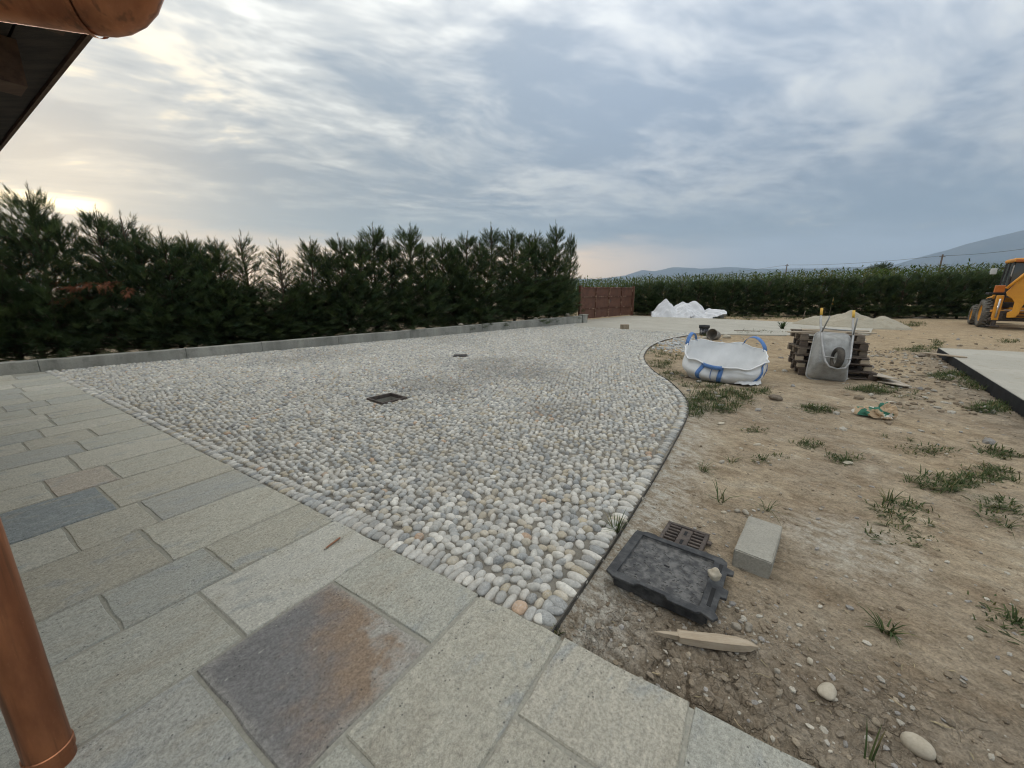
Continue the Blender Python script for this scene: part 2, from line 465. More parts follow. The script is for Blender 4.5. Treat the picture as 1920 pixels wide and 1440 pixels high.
def leaf_mat(name, tr=0.22, rough=0.6, spec=0.2):
    m, t = new_mat(name)
    c = t.n('ShaderNodeAttribute', attribute_name='col').outputs['Color']
    finish(t, c, rough, None, 0, spec, (tr, t.mix(1.0, c, (1.25, 1.35, 0.7), 'MULTIPLY')))
    return m
M_leaf = leaf_mat('conifer_foliage', 0.24)
M_grass = leaf_mat('grass_blades', 0.22, 0.75, 0.08)
M_bark = simple('bark', (0.09, 0.065, 0.045), (0.15, 0.11, 0.075), 14, 0.9, 0.5, 60)
M_copper = None
def copper_mat():
    m, t = new_mat('aged_copper')
    co = t.n('ShaderNodeTexCoord').outputs['Object']
    n1 = t.noise(t.mapv(co, scale=(1, 1, 0.25)), 7, 5, 0.6); n2 = t.noise(co, 160, 3, 0.7)
    col = t.mix(t.smooth(n1, 0.35, 0.68), (0.56, 0.235, 0.115), (0.30, 0.125, 0.068))
    col = t.mix(t.m('MULTIPLY', t.smooth(n2, 0.62, 0.72), 0.4), col, (0.55, 0.30, 0.18))
    strk = t.noise(t.mapv(co, scale=(1, 1, 0.05)), 30, 3, 0.6)
    col = t.mix(t.m('MULTIPLY', t.smooth(strk, 0.52, 0.66), 0.65), col, (0.16, 0.085, 0.055))
    rg = t.ramp(n1, [(0.3, 0.30), (0.7, 0.50)])
    finish(t, col, rg, t.bump(t.m('ADD', n1, t.m('MULTIPLY', n2, 0.2)), 0.15, 0.004), 0.92, 0.5)
    return m
M_copper = copper_mat()
M_darkwood = simple('dark_stained_timber', (0.030, 0.024, 0.020), (0.055, 0.042, 0.033), 5, 0.8, 0.3, 60, stretch=(1, 8, 8))
M_brownwood = simple('brown_stained_timber', (0.085, 0.050, 0.034), (0.13, 0.080, 0.052), 5, 0.75, 0.3, 60, stretch=(1, 8, 8))
M_wood = simple('weathered_wood', (0.27, 0.215, 0.155), (0.19, 0.155, 0.12), 6, 0.85, 0.4, 50, stretch=(1, 7, 7))
M_wood_dk = simple('old_pallet_wood', (0.165, 0.125, 0.095), (0.105, 0.085, 0.07), 6, 0.88, 0.4, 50, stretch=(1, 7, 7))
M_wood_lt = simple('raw_wood', (0.50, 0.415, 0.305), (0.42, 0.335, 0.235), 7, 0.8, 0.35, 60, stretch=(1, 7, 7))
M_ply = simple('plywood', (0.52, 0.46, 0.37), (0.46, 0.39, 0.30), 3, 0.8, 0.2, 50)
M_gate = simple('rusty_brown_sheet', (0.115, 0.050, 0.030), (0.15, 0.066, 0.038), 3, 0.62, 0.2, 30, spec=0.4)
M_gatefr = simple('rusted_frame_paint', (0.11, 0.043, 0.026), (0.36, 0.235, 0.16), 5, 0.75, 0.2, 30, lo=0.48, hi=0.60)
M_galv = simple('galvanised_sheet', (0.46, 0.455, 0.43), (0.33, 0.325, 0.30), 6, 0.55, 0.2, 60, metal=0.35, spec=0.4)
M_galvtube = simple('galvanised_tube', (0.50, 0.50, 0.48), (0.40, 0.39, 0.37), 10, 0.5, 0.1, 60, metal=0.3, spec=0.4)
M_rubber = simple('dusty_rubber', (0.045, 0.043, 0.040), (0.12, 0.105, 0.085), 5, 0.9, 0.3, 40)
M_tyre = simple('grey_dusty_tyre', (0.10, 0.095, 0.085), (0.21, 0.195, 0.165), 8, 0.9, 0.3, 40)
M_black = simple('black_cast_iron', (0.032, 0.033, 0.034), (0.085, 0.085, 0.083), 16, 0.62, 0.3, 90, spec=0.4)
M_tray = simple('dusty_black_tray', (0.060, 0.060, 0.060), (0.17, 0.165, 0.155), 22, 0.70, 0.5, 120, spec=0.35)
M_ironbrown = simple('brown_cast_iron', (0.075, 0.062, 0.054), (0.13, 0.105, 0.088), 20, 0.75, 0.4, 100)
M_bag = simple('woven_white_fabric', (0.86, 0.86, 0.84), (0.79, 0.79, 0.77), 4, 0.7, 0.25, 220, bd=0.002)
M_strap = simple('blue_webbing', (0.115, 0.235, 0.52), (0.15, 0.29, 0.58), 20, 0.7, 0.2, 160)
M_tarp = simple('white_sheeting', (0.84, 0.84, 0.84), (0.76, 0.76, 0.76), 3, 0.55, 0.1, 40)
M_yel = simple('orange_yellow_paint', (0.80, 0.36, 0.030), (0.70, 0.30, 0.030), 3, 0.45, 0.05, 60, spec=0.5)
M_yelgrip = simple('yellow_grip_rubber', (0.80, 0.52, 0.10), (0.70, 0.42, 0.08), 9, 0.6, 0.1, 60)
M_blackpl = simple('black_plastic', (0.025, 0.025, 0.026), (0.05, 0.05, 0.05), 6, 0.6, 0.1, 60)
M_chrome = simple('steel_rod', (0.70, 0.71, 0.72), (0.6, 0.6, 0.6), 6, 0.25, 0.0, 60, metal=0.9)
M_white = simple('white_plastic', (0.75, 0.75, 0.73), (0.68, 0.67, 0.64), 6, 0.5, 0.1, 60)
M_orange_lens = simple('orange_lens', (0.62, 0.19, 0.03), (0.55, 0.16, 0.03), 6, 0.3, 0.0, 60, spec=0.5)
M_bucketgrey = simple('dirty_grey_bucket', (0.36, 0.34, 0.31), (0.26, 0.24, 0.21), 12, 0.75, 0.2, 60)
M_bucketin = simple('mortar_caked_inside', (0.30, 0.265, 0.215), (0.22, 0.19, 0.155), 12, 0.9, 0.4, 60)
M_brick = simple('rough_clay_brick', (0.34, 0.28, 0.20), (0.28, 0.22, 0.155), 20, 0.9, 0.4, 60)
M_rock = simple('field_stone', (0.42, 0.38, 0.31), (0.30, 0.265, 0.21), 16, 0.88, 0.5, 90)
M_rock_lt = simple('pale_field_stone', (0.56, 0.50, 0.39), (0.48, 0.42, 0.32), 16, 0.85, 0.4, 90)
M_clod = simple('dry_clay_clod', (0.26, 0.215, 0.165), (0.19, 0.155, 0.115), 16, 0.95, 0.6, 80)
M_matt_black = simple('matt_black', (0.018, 0.018, 0.018), (0.03, 0.03, 0.03), 5, 0.8, 0.2, 30)
M_edge = simple('dark_edging_metal', (0.075, 0.07, 0.06), (0.12, 0.11, 0.095), 12, 0.7, 0.2, 60, metal=0.3)
M_mount = simple('mountain_rock_wood_hazed', (0.13, 0.165, 0.20), (0.18, 0.20, 0.22), 0.002, 0.95, 0.0, 0.01)  # blue of the haze mixed into the rock and woodland colour
M_pencil = simple('brown_lacquer', (0.34, 0.165, 0.085), (0.28, 0.13, 0.07), 40, 0.5, 0.0, 60)
M_tin = simple('dark_grey_bucket_side', (0.07, 0.07, 0.078), (0.5, 0.5, 0.5), 9, 0.6, 0.1, 60, lo=0.52, hi=0.62)
def glass_mat():
    m, t = new_mat('dusty_cab_glass')
    finish(t, (0.10, 0.12, 0.12), 0.12, None, 0, 0.6)
    return m
M_glass = glass_mat()
def sack_mat():
    m, t = new_mat('printed_paper_sack')
    co = t.n('ShaderNodeTexCoord').outputs['Object']
    n = t.noise(t.mapv(co, (2.0, 1.0, 0)), 6.5, 2, 0.4, 0.5)
    col = t.mix(t.smooth(n, 0.585, 0.60), (0.50, 0.37, 0.235), (0.06, 0.20, 0.135))
    col = t.mix(t.smooth(t.noise(co, 9, 2), 0.60, 0.62), col, (0.68, 0.64, 0.56))
    finish(t, col, 0.8, t.bump(t.noise(co, 40, 3), 0.3, 0.004), 0, 0.2)
    return m
M_sack = sack_mat()

# ------------------------------------------------------------------ layout in plan
C0 = np.array([0.1875, 1.575])                     # inner corner of terrace, cobbles and soil
TB = np.array([math.cos(R(33)), -math.sin(R(33))])  # along the terrace edge
TQ = -np.array([math.sin(R(33)), math.cos(R(33))])  # from the edge towards the house
def T2(a, q):
    return C0 + a * TB + q * TQ
def catmull(pts, n=8):
    pts = [np.array(p, float) for p in pts]; out = []
    for i in range(len(pts) - 1):
        p0 = pts[max(i - 1, 0)]; p1 = pts[i]; p2 = pts[i + 1]; p3 = pts[min(i + 2, len(pts) - 1)]
        for k in range(n):
            t = k / n
            out.append(0.5 * ((2 * p1) + (-p0 + p2) * t + (2 * p0 - 5 * p1 + 4 * p2 - p3) * t * t + (-p0 + 3 * p1 - 3 * p2 + p3) * t ** 3))
    out.append(pts[-1]); return np.array(out)
def inside(x, y, poly):
    r = np.zeros(np.shape(x), bool); n = len(poly)
    for i in range(n):
        x1, y1 = poly[i]; x2, y2 = poly[(i + 1) % n]
        if y1 == y2: continue
        c = ((y1 > y) != (y2 > y)) & (x < (x2 - x1) * (y - y1) / (y2 - y1) + x1)
        r ^= c
    return r
def dist_poly(x, y, pts, closed=False):
    d = np.full(np.shape(x), 1e9); n = len(pts)
    for i in range(n if closed else n - 1):
        ax, ay = pts[i]; bx, by = pts[(i + 1) % n]
        dx, dy = bx - ax, by - ay; L = dx * dx + dy * dy + 1e-12
        t = np.clip(((x - ax) * dx + (y - ay) * dy) / L, 0, 1)
        d = np.minimum(d, np.hypot(x - ax - t * dx, y - ay - t * dy))
    return d

curve_px = [(1040, 1176), (1088, 1104), (1140, 1030), (1188, 956), (1235, 880), (1262, 832), (1284, 790), (1291, 765), (1283, 742), (1256, 715), (1228, 697), (1212, 680), (1208, 665), (1222, 648), (1252, 636), (1300, 627)]
CURVE = catmull([C0 + 0.0] + [P(u, v)[:2] for u, v in curve_px[1:]], 6)
WA = P(0, 704)[:2]; WB = P(1083, 606)[:2]
WD = (WB - WA) / np.linalg.norm(WB - WA); WN = np.array([-WD[1], WD[0]])
FAR = [P(1290, 624)[:2], P(1180, 618)[:2], P(1075, 611)[:2]]
corner_w = P(83, 697)[:2]
# terrace edge meets the low wall here
tt = np.linalg.solve(np.array([TB, -WD]).T, WA - C0); CW = C0 + tt[0] * TB
COBBLE = np.array(list(CURVE) + FAR + [WB - 0.02 * WN, CW - 0.02 * WN])
A_MIN = tt[0]
TERR = np.array([T2(A_MIN - 0.0, 0), T2(2.6, 0), T2(2.6, 4.2), CW - WD * 4.6])
d1 = P(1920, 750, 0.1)[:2] - P(1760, 652, 0.1)[:2]; d1 /= np.linalg.norm(d1)
d2 = np.array([d1[1], -d1[0]])
if d2[0] < 0: d2 = -d2
K0 = P(1760, 652, 0.1)[:2]
d2 = (P(1920, 660, 0.1)[:2] - K0); d2 /= np.linalg.norm(d2)
PAD = np.array([K0, K0 + d1 * 8.5, K0 + d1 * 8.5 + d2 * 6, K0 + d2 * 6])
DRIVE = np.array([P(u, v)[:2] for u, v in [(1078, 611), (1180, 618), (1290, 624), (1420, 627), (1560, 628), (1632, 626), (1640, 608), (1500, 604), (1340, 597), (1184, 591.5), (1088, 600.5)]])

def cellular(x, y, s):
    ix = np.floor(x); iy = np.floor(y); f1 = np.full(np.shape(x), 9.0); f2 = f1.copy()
    for a in (-1, 0, 1):
        for b in (-1, 0, 1):
            cx = ix + a; cy = iy + b
            d = np.hypot(cx + _h(cx, cy, s) - x, cy + _h(cx, cy, s + 5) - y)
            f2 = np.where(d < f1, f1, np.minimum(f2, d)); f1 = np.minimum(f1, d)
    return f2 - f1
def soil_h(x, y):
    x = np.asarray(x, float); y = np.asarray(y, float)
    r = np.hypot(x, y)
    a = (x - C0[0]) * TB[0] + (y - C0[1]) * TB[1]; q = (x - C0[0]) * TQ[0] + (y - C0[1]) * TQ[1]
    d = np.maximum(-q, 0)
    rough = sstep(r, 40, 6) * 0.8 + 0.2
    z = -0.050 + 0.050 * fbm(x * .33, y * .33, 1, 3) + 0.030 * fbm(x * 1.4, y * 1.4, 5, 4) * rough
    xr = x * .66 - y * .75; yr = x * .75 + y * .66
    z = z + 0.036 * fbm(xr * 1.5, yr * 4, 9, 4) * rough * sstep(r, 30, 5) + 0.018 * np.abs(fbm(x * 9, y * 9, 21, 4)) * sstep(r, 14, 3)
    clay = sstep(d, 0.85, 0.25) * sstep(a, -0.1, 0.15)
    z = z + clay * (0.030 * np.abs(fbm(x * 8, y * 8, 31, 4)) + 0.012 * fbm(x * 26, y * 26, 35, 3) - 0.004)
    if np.size(x) > 50:
        wx_ = x + .05 * fbm(x * 5, y * 5, 50, 2); wy_ = y + .05 * fbm(x * 5, y * 5, 57, 2)
        ck = cellular(wx_ * 5.5, wy_ * 5.5, 2.0)
        z = z - 0.024 * sstep(ck, 0.10, 0.02) * clay * sstep(fbm(x * 2.2, y * 2.2, 71, 2), -0.18, 0.02)
        ck = cellular(wx_ * 13, wy_ * 13, 4.0)
        z = z - 0.008 * sstep(ck, 0.14, 0.03) * clay
    z = z - 0.035 * sstep(d, 0.10, 0.0) * sstep(a, -0.1, 0.05)
    dc = dist_poly(x, y, CURVE)
    z = np.where(dc < 0.8, z + (-0.028 - z) * sstep(dc, 0.35, 0.02) * sstep(y, 1.75, 2.0), z)   # soil meets the edging evenly
    dk = dist_poly(x, y, [PAD[0], PAD[1]])
    z = z + 0.02 * sstep(dk, 0.9, 0.4) - 0.05 * sstep(dk, 0.30, 0.08)
    # lower under everything that is paved
    ic = inside(x, y, COBBLE); z = np.where(ic, np.minimum(z, -0.03 - 0.15 * sstep(dc, 0.03, 0.2)), z)
    it = (q > 0) & (a > A_MIN - 6) ; z = np.where(it, -0.05 - 0.15 * sstep(q, 0.03, 0.25), z)
    idr = inside(x, y, DRIVE); z = np.where(idr, np.minimum(z, -0.06), z)
    ip = inside(x, y, PAD); z = np.where(ip, -0.25, z)
    # the fields rise a little beyond the hedge
    z = z + 0.5 * sstep(y + 0.22 * x, 34, 60)
    return z
def soil_at(u, v):
    p = P(u, v, -0.05)
    for _ in range(3): p = P(u, v, float(soil_h(p[0], p[1])))
    return p

# ------------------------------------------------------------------ soil sheet
az = np.concatenate([np.radians(np.linspace(-180, -75, 40, endpoint=False)), np.radians(np.linspace(-75, -2, 110, endpoint=False)), np.radians(np.linspace(-2, 74, 400, endpoint=False)), np.radians(np.linspace(74, 180, 40, endpoint=False))])
rad = [0.25]
while rad[-1] < 10500:
    r0 = rad[-1]
    rad.append(r0 * (1.05 if r0 < 0.9 else 1.0062 if r0 < 6 else 1.010 if r0 < 16 else 1.03 if r0 < 60 else 1.25))
rad = np.array(rad)
AZ, RD = np.meshgrid(az, rad)
gx = RD * np.sin(AZ); gy = RD * np.cos(AZ)
gz = soil_h(gx, gy)
na, nr = len(az), len(rad)
V = np.stack([gx, gy, gz], -1).reshape(-1, 3)
i, j = np.meshgrid(np.arange(nr - 1), np.arange(na), indexing='ij')
j2 = (j + 1) % na
Qd = np.stack([i * na + j, (i + 1) * na + j, (i + 1) * na + j2, i * na + j2], -1).reshape(-1, 4)
cvert = len(V); V = np.vstack([V, [0, 0, -0.2]])
a_ = (V[:, 0] - C0[0]) * TB[0] + (V[:, 1] - C0[1]) * TB[1]; q_ = (V[:, 0] - C0[0]) * TQ[0] + (V[:, 1] - C0[1]) * TQ[1]
clay = sstep(-q_, 1.0, 0.3) * sstep(a_, -0.1, 0.2) * (0.75 + 0.5 * fbm(V[:, 0] * 2, V[:, 1] * 2, 3, 3))
clay = np.clip(clay + 0.55 * sstep(dist_poly(V[:, 0], V[:, 1], [PAD[0], PAD[1]]), 0.8, 0.2), 0, 1)
sandy = sstep(V[:, 1] + fbm(V[:, 0] * .4, V[:, 1] * .4, 4, 3) * 3, 7.0, 10.5) * sstep(V[:, 0], 3.0, 5.0)
sandy = np.clip(sandy * (0.85 + 0.4 * fbm(V[:, 0] * 1.1, V[:, 1] * 1.1, 8, 3)) + 0.28 * sstep(fbm(V[:, 0] * .7, V[:, 1] * .7, 14, 3), 0.0, 0.5), 0, 1)
dust = sstep(dist_poly(V[:, 0], V[:, 1], CURVE), 0.55, 0.05) * sstep(np.hypot(V[:, 0], V[:, 1]), 9, 3) + 0.7 * sstep(np.hypot(V[:, 0] - 2.25, V[:, 1] - 2.35), 0.55, 0.15)
me = fast_mesh('ground', V, Qd, True, np.stack([clay, sandy, np.clip(dust, 0, 1)], -1), M_soil)
ground = tag(link('ground', me), 'bare trodden sandy soil with clods and cracks beside the paving', None, None, 'structure')

# ------------------------------------------------------------------ stone terrace, slab by slab
terr = MB()
terr.v = [(*T2(A_MIN - 0.2, 0.012), -0.004), (*T2(2.6, 0.012), -0.004), (*T2(2.6, 4.2), -0.004), (*(CW - WD * 4.6), -0.004)]
terr.v += [(x, y, -0.10) for x, y, z in terr.v]
terr.f = [(0, 1, 2, 3), (0, 4, 5, 1), (1, 5, 6, 2), (2, 6, 7, 3), (3, 7, 4, 0)]
terrace = tag(terr.build('stone_terrace', M_mortar), 'terrace of grey-green split stone slabs laid in rows', None, None, 'structure')
ang_t = math.atan2(TQ[1], TQ[0])
rows = [(1.30, 2.55, [0.62, 1.25]), (0.63, 1.30, [0.80, 1.5]), (0.06, 0.63, [0.42, 1.05, 1.7]), (-0.43, 0.06, [0.83, 1.45]), (-1.20, -0.43, [0.37, 1.02, 1.6]),
        (-1.74, -1.20, [0.82, 1.42, 2.0]), (-2.16, -1.74, [0.64, 1.12, 1.75]), (-2.76, -2.16, [0.80, 1.40]), (-3.25, -2.76, [0.68, 1.08, 1.6]),
        (-3.88, -3.25, [0.79, 1.45]), (-4.40, -3.88, [0.63, 1.015, 1.6]), (-5.00, -4.40, [0.78, 1.3]), (-5.50, -5.00, [0.63, 1.2]), (-5.95, -5.50, [0.45, 0.95, 1.5]),
        (-6.40, -5.95, [0.78, 1.3])]
aa = -6.40
while aa > A_MIN - 3.0:
    wd = random.uniform(0.36, 0.58); q = random.uniform(0.4, 0.8); js = []
    while q < 3.0:
        js.append(q); q += random.uniform(0.4, 0.75)
    rows.append((aa - wd, aa, js)); aa -= wd
slab_tints = [(0.335, 0.345, 0.315), (0.365, 0.36, 0.315), (0.39, 0.38, 0.335), (0.30, 0.315, 0.30), (0.42, 0.415, 0.375), (0.345, 0.33, 0.28), (0.27, 0.285, 0.285)]
def slab(a0, a1, q0, q1, tint, mat, edge=False, label=None):
    g = 0.009
    a0 += g * random.uniform(.6, 1.3); a1 -= g * random.uniform(.6, 1.3)
    if q0 > 0: q0 += g * random.uniform(.6, 1.3)
    q1 -= g * random.uniform(.6, 1.3)
    ca, cq = (a0 + a1) / 2, (q0 + q1) / 2
    c = T2(ca, cq)
    ring = []
    n = 5
    cs = [(a0, q0), (a1, q0), (a1, q1), (a0, q1)]
    for k in range(4):
        p0 = np.array(cs[k]); p1 = np.array(cs[(k + 1) % 4])
        for s in range(n):
            p = p0 + (p1 - p0) * (s / n)
            jit = 0.0045 if s else 0.003
            ring.append(p + np.array([random.uniform(-jit, jit), random.uniform(-jit, jit) + (0.004 * random.uniform(-1, 1) if q0 <= 0 and k == 0 else 0)]))
    tilt = (random.uniform(-.003, .003), random.uniform(-.003, .003)); dz = random.uniform(-0.0015, 0.0015)
    vs = []; m_ = len(ring)
    for lvl, (ins, z) in enumerate(((0.0, -0.055), (0.0, -0.007), (0.006, 0.0))):
        for p in ring:
            dd = p - np.array([ca, cq]); dd = dd * (1 - ins / max(np.hypot(*dd), 1e-3))
            # local frame: x along the row (towards the house), y along the terrace edge
            vs.append((dd[1], dd[0], z + (dz + tilt[0] * dd[0] + tilt[1] * dd[1] if lvl else 0) + (random.uniform(-.0012, .0012) if lvl == 2 else 0)))
    fs = []
    for l in range(2):
        for k in range(m_):
            k2 = (k + 1) % m_
            fs.append((l * m_ + k, l * m_ + k2, (l + 1) * m_ + k2, (l + 1) * m_ + k))
    fs.append(tuple(2 * m_ + k for k in range(m_)))
    mb = MB(); mb.add(vs, fs)
    o = link('stone_slab', mb.mesh('stone_slab', mat), None, terrace)
    o.location = (c[0], c[1], 0.004)
    # x axis -> TQ, y axis -> TB  (left-handed pair is flipped by mirroring y)
    o.matrix_local = Matrix(((TQ[0], TB[0], 0, c[0]), (TQ[1], TB[1], 0, c[1]), (0, 0, 1, 0.004), (0, 0, 0, 1)))
    tint = [0.5 * t + 0.5 * m for t, m in zip(tint, (0.365, 0.362, 0.325))] if min(tint) > 0.2 else [t * 1.3 for t in tint]
    o.color = (tint[0] * 1.27, tint[1] * 1.225, tint[2] * 1.13, 1)
    if label: o['label'] = label
    return o
def house_line(a):      # slabs beyond this q are never seen and lie behind the wall or the house
    return 1.9 if a > -1.3 else 1.75
for a0, a1, js in rows:
    qs = [-0.004] + js
    am = (a0 + a1) / 2
    qmax = 2.2 if am > -1.4 else 1.75
    for k in range(len(qs)):
        q0 = qs[k]; q1 = qs[k + 1] if k + 1 < len(qs) else q0 + 0.62
        if q0 > qmax: break
        # clip rows that run into the low wall
        c = T2(am, (q0 + q1) / 2)
        if (c - WA) @ WN > -0.30: continue
        tint = list(random.choice(slab_tints)); f_ = random.uniform(0.94, 1.07); mat = M_slab; lab = None
        tint = [t * f_ for t in tint]
        if (a0, k) == (-1.20, 1): mat = M_slab_rust; lab = 'charcoal slab with a rust-brown corner'
        elif (a0, k) == (-3.88, 1): tint = [0.165, 0.185, 0.195]
        elif (a0, k) == (-1.74, 0): tint = [0.46, 0.465, 0.44]
        elif (a0, k) == (-2.16, 1): tint = [0.26, 0.285, 0.285]
        elif (a0, k) == (-2.16, 0): tint = [0.32, 0.31, 0.26]
        elif (a0, k) == (-2.76, 1): tint = [0.30, 0.28, 0.23]
        elif (a0, k) == (-4.40, 1): tint = [0.345, 0.285, 0.24]
        elif (a0, k) == (-2.76, 0): tint = [0.39, 0.385, 0.335]
        elif (a0, k) == (-0.43, 0): tint = [0.355, 0.345, 0.295]
        elif (a0, k) == (0.06, 0): tint = [0.375, 0.355, 0.305]
        slab(a0, a1, q0, q1, tint, mat, k == 0, lab)

# ------------------------------------------------------------------ cobble pavement
MH_c = (P(687, 748)[:2] + P(765, 745)[:2]) / 2 + np.array([0.0, -0.02]); MH_ang = R(50); MH_s = 0.43
MHL = [MH_c + (MH_s / 2 - 0.01) * (np.array([math.cos(MH_ang), math.sin(MH_ang)]) * sx_ + np.array([-math.sin(MH_ang), math.cos(MH_ang)]) * sy_) for sx_, sy_ in ((-1, -1), (-1, 1), (1, 1), (1, -1))]
from mathutils.geometry import tessellate_polygon
BEDV = list(COBBLE) + MHL
tris = tessellate_polygon([[Vector((p[0], p[1], 0)) for p in COBBLE], [Vector((p[0], p[1], 0)) for p in MHL]])
me = bpy.data.meshes.new('cobble_pavement'); me.from_pydata([(p[0], p[1], -0.012) for p in BEDV], [], [tuple(t) for t in tris])
bm = bmesh.new(); bm.from_mesh(me); bmesh.ops.recalc_face_normals(bm, faces=bm.faces[:])
for f in bm.faces:
    if f.normal.z < 0: f.normal_flip()
bm.to_mesh(me); bm.free(); me.update()
pave = tag(link('cobble_pavement', me, M_bed), 'large courtyard surface of pale grey river cobbles set in sand', None, None, 'structure')

DR_c = P(863, 667.5)[:2]; DR_s = (0.34, 0.30); DR_ang = R(5)
def rect_mask(x, y, c, s, ang, pad=0.03):
    dx, dy = x - c[0], y - c[1]; ca, sa = math.cos(ang), math.sin(ang)
    lx, ly = dx * ca + dy * sa, -dx * sa + dy * ca
    return (np.abs(lx) < s[0] / 2 + pad) & (np.abs(ly) < s[1] / 2 + pad)

stones = []      # x, y, angle, length, width, height
def edge_row(line, off, lng, wid, inward):
    seg = np.linalg.norm(np.diff(line, axis=0), axis=1); cum = np.concatenate([[0], np.cumsum(seg)])
    s = 0.03
    while s < cum[-1] - 0.02:
        w_ = wid * random.uniform(0.78, 1.25)
        k = min(np.searchsorted(cum, s + w_ / 2, 'right') - 1, len(seg) - 1)
        t = (line[k + 1] - line[k]) / seg[k]; n = np.array([-t[1], t[0]]) * inward
        l_ = lng * random.uniform(0.82, 1.22)
        p = line[k] + t * (s + w_ / 2 - cum[k]) + n * (off + random.uniform(-.006, .006))
        stones.append((p[0], p[1], math.atan2(n[1], n[0]) + random.uniform(-.22, .22), l_ / 2, w_ / 2, random.uniform(.020, .030)))
        s += w_ * 0.97
E1 = np.array([C0 + TB * -0.03, CW])                # along the terrace
edge_row(E1, 0.052, 0.105, 0.060, -1)
edge_row(E1, 0.135, 0.085, 0.056, -1)
edge_row(CURVE, 0.062, 0.115, 0.062, 1)
ne = len(stones)
S = 0.0665
bb0 = COBBLE.min(0) - 5.0; bb1 = COBBLE.max(0) + 5.0
ny = int((bb1[1] - bb0[1]) / (S * 0.866)); nx = int((bb1[0] - bb0[0]) / S)
iy, ix = np.mgrid[0:ny, 0:nx]
px = (bb0[0] + (ix + 0.5 * (iy % 2)) * S + rng.uniform(-1, 1, ix.shape) * 0.017).ravel()
py = (bb0[1] + iy * S * 0.866 + rng.uniform(-1, 1, ix.shape) * 0.017).ravel()
wx = px + 0.10 * fbm(px * .8, py * .8, 2, 2); wy = py + 0.10 * fbm(px * .8, py * .8, 12, 2)
ca_, sa_ = math.cos(0.31), math.sin(0.31)
cx0, cy0 = 0.0, 9.0
px = cx0 + (wx - cx0) * ca_ - (wy - cy0) * sa_; py = cy0 + (wx - cx0) * sa_ + (wy - cy0) * ca_
ok = inside(px, py, COBBLE)
px, py = px[ok], py[ok]
qd = -((px - C0[0]) * TQ[0] + (py - C0[1]) * TQ[1])
ok = (qd > 0.185) & (dist_poly(px, py, CURVE) > 0.135) & ~rect_mask(px, py, MH_c, (MH_s, MH_s), MH_ang) & ~rect_mask(px, py, DR_c, DR_s, DR_ang)
px, py = px[ok], py[ok]
n_in = len(px)
big_ = rng.random(n_in)
ln = S * 0.5 * rng.uniform(0.92, 1.32, n_in) ; wd_ = S * 0.5 * rng.uniform(0.68, 1.02, n_in)
inn = np.stack([px, py, rng.uniform(0, np.pi, n_in), ln, wd_, rng.uniform(.017, .033, n_in)], -1)
ST = np.vstack([np.array(stones), inn])
pal = np.array([(0.50, 0.50, 0.48), (0.44, 0.445, 0.435), (0.58, 0.575, 0.55), (0.36, 0.375, 0.38), (0.30, 0.315, 0.325), (0.49, 0.455, 0.385), (0.43, 0.385, 0.30), (0.66, 0.655, 0.62), (0.49, 0.36, 0.265), (0.24, 0.25, 0.26)])
pick = rng.choice(len(pal), len(ST), p=[.20, .19, .16, .13, .075, .10, .05, .07, .010, .015])
SC = pal[pick] * rng.uniform(0.88, 1.1, (len(ST), 1)) * np.array([1.13, 1.09, 1.01])
for du, dv_, ru, am in ((815, 722, 1.1, .30), (935, 690, 1.5, .30), (600, 662, 1.6, .22), (1045, 772, .8, .25), (1010, 700, 1.2, .15)):
    c_ = P(du, dv_)[:2]; d_ = np.hypot(ST[:, 0] - c_[0], ST[:, 1] - c_[1]) / ru + .5 * fbm(ST[:, 0] * 1.5, ST[:, 1] * 1.5, 81, 3)
    SC = SC * (1 - am * sstep(d_, 1.0, .2))[:, None]          # damp stains round the drains
patch = fbm(ST[:, 0] * .55, ST[:, 1] * .55, 44, 3)          # whole areas were laid from darker stone
SC = SC * (1.0 - 0.12 * sstep(patch, 0.12, 0.45))[:, None]
sr = np.hypot(ST[:, 0], ST[:, 1])
app = np.sqrt(ST[:, 3] * ST[:, 4]) / np.hypot(sr, 1.4)
infront = (np.abs(np.arctan2(ST[:, 0], ST[:, 1])) < R(52))
order = np.argsort(-(app * infront))
piece = np.zeros(len(ST), bool); piece[order[:300]] = True

def stone_templates(sub, nvar, seed, cut):
    V0, T0 = ico(sub); g = np.random.default_rng(seed); out = []
    for k in range(nvar):
        Vv = V0.copy()
        e = g.uniform(1.9, 2.35)
        nrm_ = (np.abs(Vv[:, :2]) ** e).sum(1) ** (1 / e); ln_ = np.hypot(Vv[:, 0], Vv[:, 1])
        sc = np.where(nrm_ > 1e-6, ln_ / np.maximum(nrm_, 1e-6), 1); Vv[:, :2] *= sc[:, None] ** 0.7
        ph = g.uniform(0, 6, 6)
        bump = 1 + 0.07 * np.sin(2.1 * V0[:, 0] + ph[0]) + 0.07 * np.sin(2.6 * V0[:, 1] + ph[1]) + 0.05 * np.sin(3.3 * V0[:, 2] + 2 * V0[:, 0] + ph[2])
        Vv *= bump[:, None]
        keep = (V0[T0][:, :, 2].mean(1) > cut); T1 = T0[keep]
        used = np.unique(T1); rm = -np.ones(len(Vv), int); rm[used] = np.arange(len(used))
        out.append((Vv[used], rm[T1]))
    return out
def dome():
    v = []; f = []
    for k in range(6):
        a = k * math.pi / 3; v.append((math.cos(a), math.sin(a), -0.25))
    for k in range(6):
        a = (k + .5) * math.pi / 3; v.append((0.72 * math.cos(a), 0.72 * math.sin(a), 0.70))
    v.append((0, 0, 1.0))
    for k in range(6):
        k2 = (k + 1) % 6
        f += [(k, k2, 6 + k), (6 + k, k2, 6 + k2), (6 + k, 6 + k2, 12)]
    return [(np.array(v), np.array(f))]
